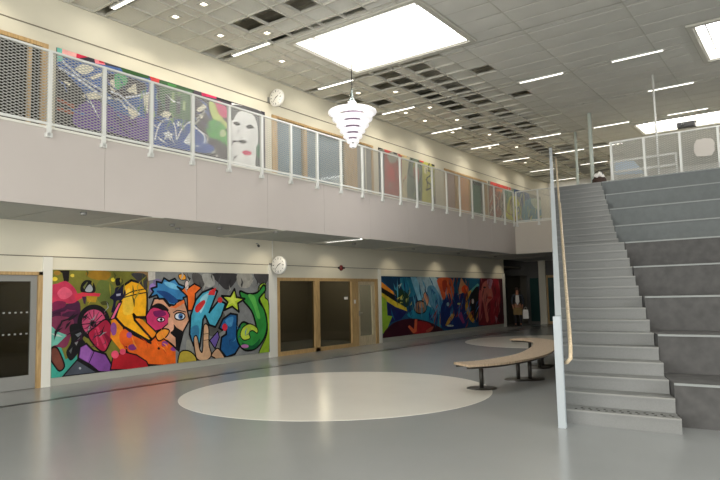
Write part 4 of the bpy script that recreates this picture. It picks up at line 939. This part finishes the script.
mural('graffiti_mural', 'blue space mural with a planet and red figures past the glazed front downstairs', MURAL_SPACE, 17.73, 27.88, .155, 2.26, [
    (18.2, 23.5, .9, 2.2, 46, 1.9, .9, .09, [(30, 100, 140), (90, 160, 190), (20, 50, 90), (60, 140, 160)]), (21.0, 25.3, .3, 1.3, 50, 1.1, .7, .1, [(20, 40, 110), (90, 150, 200), (200, 140, 60), (30, 80, 140), (160, 70, 60)]),
    (22.3, 24.4, 1.4, 2.2, 22, 1.5, .6, .1, [(170, 70, 40), (220, 130, 80), (120, 40, 30)]), (25.4, 27.8, .2, 2.2, 44, 1.4, .8, .09, [(150, 36, 50), (90, 14, 30), (190, 110, 110), (60, 10, 24)]), (18.6, 19.6, 1.2, 1.9, 16, .8, .4, .07, [(30, 60, 50), (200, 190, 90), (140, 170, 120)])])
mural('graffiti_mural', 'blue and purple mural with a white woman\'s face, upstairs behind the railing', MURAL_LETTERS, 6.33, 12.22, 5.0, 6.74, [
    (6.4, 10.3, 5.3, 6.4, 44, -.5, .6, .05, [(90, 120, 190), (40, 40, 60), (230, 232, 236), (50, 70, 130), (120, 90, 160)]), (8.2, 9.6, 5.7, 6.6, 20, 1.3, .4, .06, [(90, 130, 80), (40, 60, 40), (150, 180, 120)]),
    (9.8, 11.2, 5.2, 6.3, 22, .8, .4, .06, [(100, 90, 110), (60, 50, 64), (200, 200, 190)])])
mural('graffiti_mural', 'smaller red and yellow mural upstairs between the two balcony glazings', MURAL_RED, 17.78, 21.75, 5.0, 6.75, [(18.3, 19.6, 5.2, 6.5, 22, 1.2, .6, .1, [(120, 50, 50), (200, 90, 80), (150, 150, 140)]), (19.9, 21.7, 5.2, 6.5, 26, 1.3, .7, .1, [(60, 90, 80), (190, 190, 150), (40, 40, 44), (180, 170, 60)])])
mural('graffiti_mural', 'farthest upstairs mural, red to yellow to blue, at the end of the balcony', MURAL_RIBBON, 26.8, 33.6, 5.0, 6.8, [(26.9, 30, 5.2, 6.6, 34, 1.2, .9, .14, [(110, 60, 70), (200, 120, 90), (90, 90, 100), (220, 210, 190)]), (29.5, 33.5, 5.2, 6.6, 34, 1.0, 1.0, .14, [(200, 200, 90), (80, 110, 150), (150, 170, 110), (40, 60, 100)])])

# ================================================================== LIGHT FITTINGS
def tube_light(label, group):
    t = thing('ceiling_light', label, 'ceiling light', (0, 0, 0), 0, group)
    q = MB(); q.box(-.64, .64, -.06, .06, .02, .1); q.box(-.64, .64, -.06, -.045, -.01, .02); q.box(-.64, .64, .045, .06, -.01, .02); q.build('housing', M_WHITE, t)
    MB().box(-.625, .625, -.03, .03, -.004, .019).build('diffuser', M_TUBE, t)
    return t
BY = lambda k: Y0+BAY*k
g1 = 'fluorescent strips in the row nearest the left wall'
L0 = None
WORD = ['first', 'second', 'third', 'fourth', 'fifth', 'sixth', 'seventh', 'eighth', 'ninth']
for k in range(0, 9):
    lab = 'fluorescent strip beside the balcony wall, %s of its row from the photo left' % WORD[k]
    if L0 is None: L0 = tube_light(lab, g1); o = L0
    else: o = copy_tree(L0, label=lab)
    o.location = (-10.97, BY(k), ZC-.005)
    l = bpy.data.lights.new('tube_light', 'AREA'); l.shape = 'RECTANGLE'; l.size = 1.2; l.size_y = .08; l.energy = 10; l.color = (1, .93, .82)
    lo = bpy.data.objects.new('tube_glow', l); COL.objects.link(lo); lo.location = (-10.97, BY(k), ZC-.02)
for (x, k, lab) in ((-6.07, 3, 'fluorescent strip in the open ceiling just right of the big skylight'),
                    (-3.47, 3, 'fluorescent strip high in the ceiling left of the cropped skylight at the right edge'),
                    (-3.25, 4, 'fluorescent strip below and right of the highest strip, above the landing railing'),
                    (-8.4, 5, 'fluorescent strip straight above the top of the stair balustrade'),
                    (-5.85, 5, 'fluorescent strip just left of the far long skylight'),
                    (-3.3, 5, 'fluorescent strip directly in front of the far long skylight'),
                    (-8.5, 6, 'fluorescent strip just right of the top of the wooden handrail'),
                    (-6.9, 6, 'short looking far strip beside the pale green column'),
                    (-8.4, 7, 'far fluorescent strip low over the head of the stairs'), ):
    copy_tree(L0, loc=(x, BY(k), ZC-.005), label=lab, group='fluorescent strips in the open ceiling')
for (x, y, lab) in ((-10.68, 13.85, 'fluorescent strip under the balcony above the glazed front'), (-8.6, 27.2, 'fluorescent strip under the far balcony beside the stairs')):
    copy_tree(L0, loc=(x, y, 3.15), label=lab, group='fluorescent strips under the balcony')
d0 = None
random.seed(2)
for (mx, my) in DL:
    if d0 is None:
        d0 = thing('recessed_downlight', 'small square downlight set in a white ceiling tile above the balcony', 'downlight', (mx, my, ZC+.03), 0, 'square downlights in the ceiling tiles')
        q = MB(); q.box(-.11, .11, -.11, -.07, -.02, .0); q.box(-.11, .11, .07, .11, -.02, .0); q.box(-.11, -.07, -.07, .07, -.02, .0); q.box(.07, .11, -.07, .07, -.02, .0); q.build('trim_ring', M_GRID, d0)
        MB().box(-.05, .05, -.05, .05, -.012, -.004).build('lens', M_LED, d0)
    else: copy_tree(d0, loc=(mx, my, ZC+.03))
    l = bpy.data.lights.new('downlight', 'SPOT'); l.energy = 30; l.spot_size = 1.7; l.spot_blend = .6; l.color = (1, .9, .74); l.shadow_soft_size = .06
    if mx < -10.7:
        lo = bpy.data.objects.new('downlight_beam', l); COL.objects.link(lo); lo.location = (mx, my, ZC-.05); lo.rotation_euler = (0, -.55 if False else .5, 0)
s0 = None
SOFF = [(-10.3, 5.93, 'round downlight under the balcony above the lower left door'), (-10.7, 8.1, 'round downlight under the balcony above the wheel in the mural, left of a close pair'), (-11.2, 8.62, 'brightest round downlight under the balcony, right of a close pair'),
        (-10.5, 9.2, 'round downlight under the balcony above the blue-haired face'), (-10.2, 10.65, 'round downlight under the balcony just left of the lower clock'),
        (-11.1, 14.9, None), (-11.1, 18.3, None), (-11.1, 21.6, None), (-11.1, 25.0, None)]
for x, y, lab in SOFF:
    lab = lab or 'faint round downlight under the far half of the balcony'
    if s0 is None:
        s0 = thing('soffit_downlight', lab, 'downlight', (x, y, 3.17), 0, 'round downlights under the balcony')
        MB().lathe([(0, 0), (.06, 0), (.06, -.05), (.05, -.055), (.045, -.03), (0, -.03)], 16).build('housing', M_GREYMETAL, s0)
        MB().lathe([(0, -.036), (.043, -.036)], 16).build('lens', M_LED, s0)
    else: copy_tree(s0, loc=(x, y, 3.17), label=lab)
for y in (6.6, 9.4, 12.0, 14.9, 18.3, 21.6, 25.0, 27.6):
    l = bpy.data.lights.new('wall_washer', 'SPOT'); l.energy = 11; l.spot_size = 1.75; l.spot_blend = .7; l.color = (1, .88, .68); l.shadow_soft_size = .05
    lo = bpy.data.objects.new('wall_washer_beam', l); COL.objects.link(lo); lo.location = (-11.2, y, 3.1); lo.rotation_euler = (0, .55, 0)

# pendant lamp of stacked white shades
pl = thing('pendant_lamp', 'glowing white tiered pendant lamp hanging below the big skylight', 'pendant lamp', (-8.6, 11.6, 5.05))
MB().tube([(0, 0, 1.42), (0, 0, 3.0)], .011, 8).build('cable', M_STEEL, pl)
MB().box(-1.24, 2.08, -.02, .02, 2.94, 3.0).build('hanger_bar', M_GREYMETAL, pl)
MB().lathe([(.015, 1.5), (.03, 1.4), (.05, 1.25), (.10, 1.1), (.105, 1.09), (.05, 1.2), (.02, 1.38)], 24).build('canopy', M_CGLASS, pl)
MB().lathe([(0, 1.13), (.09, 1.12), (.11, 1.085), (.09, 1.05), (0, 1.04)], 24).build('collar', M_FROST, pl)
MB().tube([(0, 0, 0.02), (0, 0, 1.4)], .02, 10).build('stem', M_GREYMETAL, pl)
zz = .86
for r, z in ((.575, .86), (.475, .70), (.385, .55), (.30, .41), (.225, .28), (.15, .165), (.085, .06)):
    MB().lathe([*[(r*.76+r*.24*math.cos(a*PI/8), z+(.035+.05*r)*math.sin(a*PI/8)) for a in range(17)]], 40).build('shade', M_FROST, pl)
M_MAUVE = mat('gap_shadow_mauve', (120, 100, 120), .5)
for r, z in ((.5, .79), (.4, .63), (.32, .49), (.25, .36), (.18, .235)): MB().lathe([(0, z-.03), (r*.5, z-.03), (r*.5, z+.05), (0, z+.05)], 30).build('gap_shadow', M_MAUVE, pl)  # added drums; shadow in the gaps between tiers is put into their mauve
for k in range(3):
    a = 2*PI*k/3; q = MB(); q.tube([(math.cos(a)*.2, math.sin(a)*.2, .93), (math.cos(a)*.035, math.sin(a)*.035, .08)], .005, 6); q.build('strut', M_WHITE, pl)
l = bpy.data.lights.new('pendant_bulb', 'POINT'); l.energy = 18; l.shadow_soft_size = .1; l.color = (1, .95, .9)
lo = bpy.data.objects.new('pendant_bulb', l); COL.objects.link(lo); lo.location = (-8.6, 11.6, 6.2)

# ================================================================== CLOCKS AND SMALL WALL DEVICES
def clock(name, label, x, y, z, h, mnt):
    t = thing(name, label, 'clock', (x, y, z), 0)
    q = MB(); n = 40; R = .235
    prof = [(0, -.045), (R*.93, -.045), (R, -.035), (R, .035), (R*.93, .045), (0, .045)]
    q.lathe(prof, n); q.v = [(a, c, b) for a, b, c in q.v]; q.build('case', M_CLOCK, t)
    q = MB(); q.lathe([(R, -.038), (R+.012, -.038), (R+.012, .038), (R, .038)], n); q.v = [(a, c, b) for a, b, c in q.v]; q.build('rim', M_CLOCK, t)
    for sg in (-1, 1):
        q = MB()
        for i in range(12):
            a = 2*PI*i/12; r0 = .165 if i % 3 else .15; dx, dz = math.sin(a), math.cos(a); px, pz = dz, -dx; wd = .006 if i % 3 else .009
            q.quad([(dx*r0+px*wd, sg*.047, dz*r0+pz*wd), (dx*r0-px*wd, sg*.047, dz*r0-pz*wd), (dx*.205-px*wd, sg*.047, dz*.205-pz*wd), (dx*.205+px*wd, sg*.047, dz*.205+pz*wd)])
        f = q.build('dial_marks', M_BLACK, t)
        for ang, ln, wd, nm in ((h, .11, .012, 'hour_hand'), (mnt, .17, .008, 'minute_hand')):
            ang = ang*sg*-1; q = MB(); dx, dz = math.sin(ang), math.cos(ang); px, pz = dz, -dx; Y_ = sg*.05
            q.quad([(-dx*.03+px*wd, Y_, -dz*.03+pz*wd), (-dx*.03-px*wd, Y_, -dz*.03-pz*wd), (dx*ln-px*wd*.6, Y_, dz*ln-pz*wd*.6), (dx*ln+px*wd*.6, Y_, dz*ln+pz*wd*.6)]); q.build(nm, M_BLACK, t)
    d = x-XL
    q = MB(); q.tube([(-R, 0, 0), (-d+.02, 0, 0)], .018, 10); q.box(-d, -d+.03, -.05, .05, -.07, .07); q.build('bracket', M_GREYMETAL, t)
    return t
clock('wall_clock', 'round white clock on a bracket downstairs, beside the glazed front', -11.77, 12.4, 2.48, 1.1, 3.9)
clock('wall_clock', 'round white clock on a bracket upstairs under the ceiling', -11.79, 12.4, 7.13, 1.1, 3.9)
t = thing('alarm_bell', 'small dark red alarm bell on the wall above the glazed front', 'alarm', (XL, 15.54, 2.49))
q = MB(); q.lathe([(0, .06), (.05, .058), (.085, .03), (.09, 0)], 24); q.v = [(c, a, b) for a, b, c in q.v]; q.build('gong', M_RED, t)
q = MB(); q.lathe([(0, .075), (.02, .07), (.022, .055)], 12); q.v = [(c, a, b) for a, b, c in q.v]; q.build('cap', M_BLACK, t)
q = MB(); q.box(0, .03, -.16, .16, -.03, .03); q.build('back_plate', M_BLACK, t)
t = thing('security_camera', 'tiny black camera high on the lower wall left of the clock', 'camera', (XL, 11.86, 3.06))
q = MB(); q.tube([(0, 0, 0), (.07, 0, -.01), (.09, 0, -.03)], .012, 8); q.build('mount', M_GREYMETAL, t)
q = MB(); q.tube([(.05, .03, -.05), (.16, -.06, -.08)], [.03, .034], 12); q.build('body', M_BLACK, t)
t = thing('light_switch', 'white switch on the wooden post beside the glazed door', 'switch', (XL+.02, 16.2, 1.42))
MB().box(0, .012, -.04, .04, -.06, .06).build('plate', M_WHITE, t); MB().box(.012, .018, -.02, .02, -.03, .03).build('rocker', M_PAPER, t)
tag(MB().box(XL-.035, XL-.03, 15.72, 15.9, 1.5, 1.58).build('paper_notice', M_PAPER), 'small white notice stuck inside the middle pane of the glazed front', 'notice')
t = thing('ceiling_projector', 'small black projector box hanging under the far long skylight', 'projector', (-3.55, 25.5, 7.62))
q = MB(); q.box(-.3, .3, -.16, .16, -.1, .08); q.build('body', M_BLACK, t)
q = MB(); q.box(-.26, .34, -.18, .18, .08, .11); q.tube([(0, 0, .1), (0, 0, .4)], .02, 8); q.build('mount', M_WHITE, t)
q = MB(); q.lathe([(0, .19), (.05, .19), (.055, .16)], 14, -.1); q.v = [(a, -c, b) for a, b, c in q.v]; q.build('lens', M_DGLASS, t)

# ================================================================== BENCH
CL = [(-4.86, 9.42), (-4.58, 9.85), (-4.44, 10.55), (-4.42, 11.4), (-4.62, 12.5), (-4.93, 13.6), (-5.32, 14.5), (-5.75, 15.0), (-6.25, 15.15)]
bench = thing('curved_bench', 'long curved wooden slat bench on dark steel pedestals', 'bench', (-4.6, 11.5, 0))
P = [Vector((a+4.6, b-11.5, 0)) for a, b in smooth_open(CL, 12)]
cum = [0]
for a, b in zip(P, P[1:]): cum.append(cum[-1]+(b-a).length)
def at(s):
    for i in range(len(P)-1):
        if cum[i+1] >= s: f = (s-cum[i])/(cum[i+1]-cum[i]); return P[i].lerp(P[i+1], f), (P[i+1]-P[i]).normalized()
    return P[-1], (P[-1]-P[-2]).normalized()
q = MB(); s = 0; W2 = .27; tot = cum[-1]
while s+.045 < tot:
    p, d = at(s); p2, d2 = at(min(tot, s+.062)); n1 = Vector((-d.y, d.x, 0))*W2; n2 = Vector((-d2.y, d2.x, 0))*W2; i = len(q.v)
    for z in (.415, .45):
        for v in (p-n1, p2-n2, p2+n2, p+n1): q.v.append((v.x, v.y, z))
    for f in ((0, 3, 2, 1), (4, 5, 6, 7), (0, 1, 5, 4), (1, 2, 6, 5), (2, 3, 7, 6), (3, 0, 4, 7)): q.f.append(tuple(i+k for k in f)); q.c.append(None); q.sm.append(False)
    s += .068
q.build('seat', M_BENCH, bench)
for off in (-.19, .19):
    q = MB(); pts = []
    for i in range(41): p, d = at(tot*i/40); pts.append(p+Vector((-d.y, d.x, 0))*off+Vector((0, 0, .395)))
    q.tube(pts, .02, 8); q.build('rail', M_STEEL, bench)
lg = None; inner = []
for (x, y) in ((-4.72, 9.86), (-4.59, 11.14), (-4.42, 11.28), (-4.90, 13.05), (-4.98, 13.45), (-5.85, 15.0)):
    if lg is None:
        q = MB(); q.lathe([(0, .012), (.036, .012), (.036, .385), (0, .385)], 16); lg = q.build('leg', M_STEEL, bench)
        q = MB(); q.lathe([(0, .014), (.245, .012), (.255, 0)], 28); bp_ = q.build('base_plate', M_STEEL, lg)
        q = MB(); q.box(-.19, .19, -.03, .03, .375, .395); cbar = q.build('cross_bar', M_STEEL, lg); o = lg
    else:
        o = lg.copy(); COL.objects.link(o)
        for c in (bp_, cbar): d = c.copy(); COL.objects.link(d); d.parent = o
    o.location = (x+4.6, y-11.5, 0)

# ================================================================== UPPER LEVEL ODDS AND ENDS
def column(label, x, y, r, m):
    t = thing('steel_column', label, 'column', (x, y, F2))
    MB().tube([(0, 0, .02), (0, 0, ZC-F2)], r, 16).build('shaft', m, t)
    MB().lathe([(0, .02), (r*1.9, .02), (r*1.9, 0)], 20).build('base_plate', m, t)
column('pale green steel column standing at the head of the stairs', -6.05, 22, .065, M_COLGREEN)
column('pale green steel column farther back, left of the nearer one', -7.25, 24.3, .05, M_COLGREEN)
column('thin white steel post behind the landing railing, left of the poster', -3.45, 19.2, .028, M_WHITE)
t = thing('slanted_panel', 'pale blue slanted panel standing behind the landing railing', 'screen', (-5.0, 22, F2))
q = MB(); q.prism([(-.32, 1.0), (.62, .92), (.32, 1.38), (-.3, 1.46)], 1, -.02, .02); q.build('panel_face', mat('pale_blue_board', (178, 200, 222), .5), t)  # plain pale blue sheet, tilted, held up on two white legs
q = MB(); q.box(-.3, -.26, -.02, .02, 0, 1.02); q.box(.5, .54, -.02, .02, 0, .95); q.box(-.32, -.24, -.2, .2, 0, .03); q.box(.48, .56, -.2, .2, 0, .03); q.build('stand', M_WHITE, t)
t = thing('display_frame', 'open white metal frame behind the landing railing', 'frame', (-4.3, 21.4, F2))
q = MB(); q.box(-1.0, 1.0, -.03, .03, 1.3, 1.36); q.box(-1.0, -.95, -.03, .03, 0, 1.3); q.box(.95, 1.0, -.03, .03, 0, 1.3); q.build('frame', M_WHITE, t)
MB().box(-.95, .95, -.02, .02, .95, 1.02).build('cross_bar', M_WHITE, t)
t = thing('shoulder_bag', 'dark brown bag with a crumpled white cloth on top at the head of the stairs', 'bag', (-4.75, 17.9, F2))
q = MB(); q.lathe([(0, .0), (.17, .0), (.2, .08), (.19, .2), (.13, .27), (0, .28)], 20); q.v = [(a, b*.7, c) for a, b, c in q.v]; q.build('bag_body', mat('brown_leather', (58, 36, 26), .6, noise=.1), t)
q = MB(); q.tube([(-.12, 0, .24), (-.1, 0, .4), (0, 0, .46), (.1, 0, .4), (.12, 0, .24)], .012, 8); q.build('strap', M_BLACK, t)
random.seed(9); q = MB(); q.lathe([(0, .40), (.05, .41), (.11, .36), (.15, .29), (.13, .26), (0, .26)], 22); q.v = [(a*(1+.2*math.sin(7*b*9)), b*.8, c+.03*math.sin(a*40)) for a, b, c in q.v]; q.build('white_cloth', M_PAPER, t)

# ================================================================== PERSON by the far corner
def skin(name, chains, m, parent, sub=2):
    """chains: lists of (x,y,z,r); equal coordinates are merged into one joint; the first point is the root"""
    V = []; E = []; Rr = []; idx = {}
    for ch in chains:
        last = None
        for x, y, z, r in ch:
            k = (round(x, 4), round(y, 4), round(z, 4))
            if k not in idx: idx[k] = len(V); V.append((x, y, z)); Rr.append(r)
            if last is not None and last != idx[k]: E.append((last, idx[k]))
            last = idx[k]
    me = bpy.data.meshes.new(name); me.from_pydata(V, E, []); o = bpy.data.objects.new(name, me); COL.objects.link(o); o.parent = parent
    sk = o.modifiers.new('skin', 'SKIN'); sk.use_smooth_shade = True
    ly = me.skin_vertices[0] if len(me.skin_vertices) else None
    if ly is None:
        bm = bmesh.new(); bm.from_mesh(me); bm.verts.layers.skin.verify(); bm.to_mesh(me); bm.free(); ly = me.skin_vertices[0]
    for i, r in enumerate(Rr):
        ly.data[i].radius = (r if not isinstance(r, tuple) else r[0], r if not isinstance(r, tuple) else r[1]); ly.data[i].use_root = (i == 0)
    s = o.modifiers.new('sub', 'SUBSURF'); s.levels = sub; s.render_levels = sub
    me.materials.append(m); return o
ps = thing('person', 'standing person in a dark open jacket holding a brown bag and a white carrier bag', 'person', (-11.6, 28.45, 0), math.radians(22))
SK = mat('skin', (176, 120, 92), .6); JK = mat('dark_jacket', (44, 50, 58), .8); TR = mat('dark_trousers', (34, 32, 34), .8); SH = mat('white_shirt', (214, 210, 204), .8)
def arm(sg): return [(0, 0, 1.42, .1), (sg*.19, 0, 1.45, .062), (sg*.27, .02, 1.18, .046), (sg*.22, -.13, .98, .034), (sg*.19, -.17, .92, .03)]
ch = [[(0, 0, .98, .14), (0, -.005, 1.15, .125), (0, 0, 1.30, .14), (0, 0, 1.42, .1), (0, 0, 1.53, .055), (0, -.01, 1.60, .06), (0, -.015, 1.69, .092), (0, -.01, 1.77, .075)]]
for sg in (-1, 1):
    ch.append(arm(sg)); ch.append([(0, 0, .98, .14), (sg*.1, 0, .88, .09), (sg*.11, -.01, .5, .06), (sg*.12, .02, .1, .04), (sg*.13, -.12, .04, .035)])
    w_ = (sg*.19, -.17, .92, .03)
    for f in range(4):
        x = sg*(.165+.018*f); ch.append([w_, (x, -.2, .875, .011), (x, -.225, .845-.004*f, .0095), (x-sg*.004, -.205, .82, .0085)])
    ch.append([w_, (sg*.155, -.165, .885, .012), (sg*.145, -.19, .86, .01)])
skin('body', ch, SK, ps)
skin('jacket', [[(0, .0, .98, .165), (0, .0, 1.15, .15), (0, .01, 1.30, .165), (0, .01, 1.43, .11)]]+[[(0, .01, 1.43, .11), (sg*.19, 0, 1.455, .078), (sg*.27, .02, 1.18, .06), (sg*.225, -.12, .99, .046)] for sg in (-1, 1)], JK, ps)
q = MB(); q.prism([(-.07, 1.46), (.07, 1.46), (.09, 1.15), (0, .98), (-.09, 1.15)], 1, -.195, -.1); q.build('shirt', SH, ps)
skin('trousers', [[(0, 0, .98, .15), (sg*.1, 0, .86, .1), (sg*.11, -.01, .5, .075), (sg*.12, .02, .12, .062)] for sg in (-1, 1)], TR, ps)
for sg in (-1, 1):
    skin('shoe', [[(sg*.12, .03, .06, .05), (sg*.125, -.06, .045, .045), (sg*.13, -.16, .035, .035)]], M_BLACK, ps, 1)
q = MB(); q.lathe([(0, .11), (.06, .1), (.1, .05), (.108, -.02), (.1, -.07)], 18, 0, .015, 1.74); q.build('hair', mat('dark_hair', (44, 28, 22), .8), ps)
q = MB()
for sg in (-1, 1): q.lathe([(0, .012), (.012, 0), (0, -.012)], 8, sg*.034, -.098, 1.70)
q.build('eyes', M_BLACK, ps)
q = MB(); q.prism([(-.1, 1.715), (-.128, 1.665), (-.1, 1.66)], 0, -.012, .012); q.build('nose', SK, ps)
q = MB(); q.box(-.025, .025, -.105, -.095, 1.625, 1.632); q.build('mouth', M_RED, ps)
for sg in (-1, 1):
    q = MB(); q.lathe([(0, .03), (.012, .015), (.012, -.015), (0, -.03)], 8, sg*.094, 0, 1.69); q.build('ear', SK, ps)
c24 = Matrix.Rotation(math.radians(22), 3, 'Z')
def bag(name, label, off, w_, d_, h_, m, z):
    p = c24 @ Vector(off); t = thing(name, label, 'bag', (-11.6+p.x, 28.45+p.y, z), math.radians(22))
    q = MB(); i = 0; q.prism([(-w_/2, 0), (w_/2, 0), (w_/2*.98, h_*.6), (w_/2*.86, h_), (-w_/2*.86, h_), (-w_/2*.98, h_*.6)], 1, -d_/2, d_/2); q.build('bag_body', m, t)
    q = MB(); q.tube([(-w_*.25, 0, h_-.01), (-w_*.2, 0, h_+.09), (0, 0, h_+.12), (w_*.2, 0, h_+.09), (w_*.25, 0, h_-.01)], .009, 8); q.build('handle', m, t)
bag('satchel', 'brown bag held in front of the person by the far corner', (.0, -.29, 0), .40, .12, .34, mat('tan_canvas', (128, 104, 62), .8, noise=.1), .55)
bag('carrier_bag', 'white carrier bag hanging beside the standing person', (.35, -.15, 0), .26, .1, .42, M_PAPER, .36)
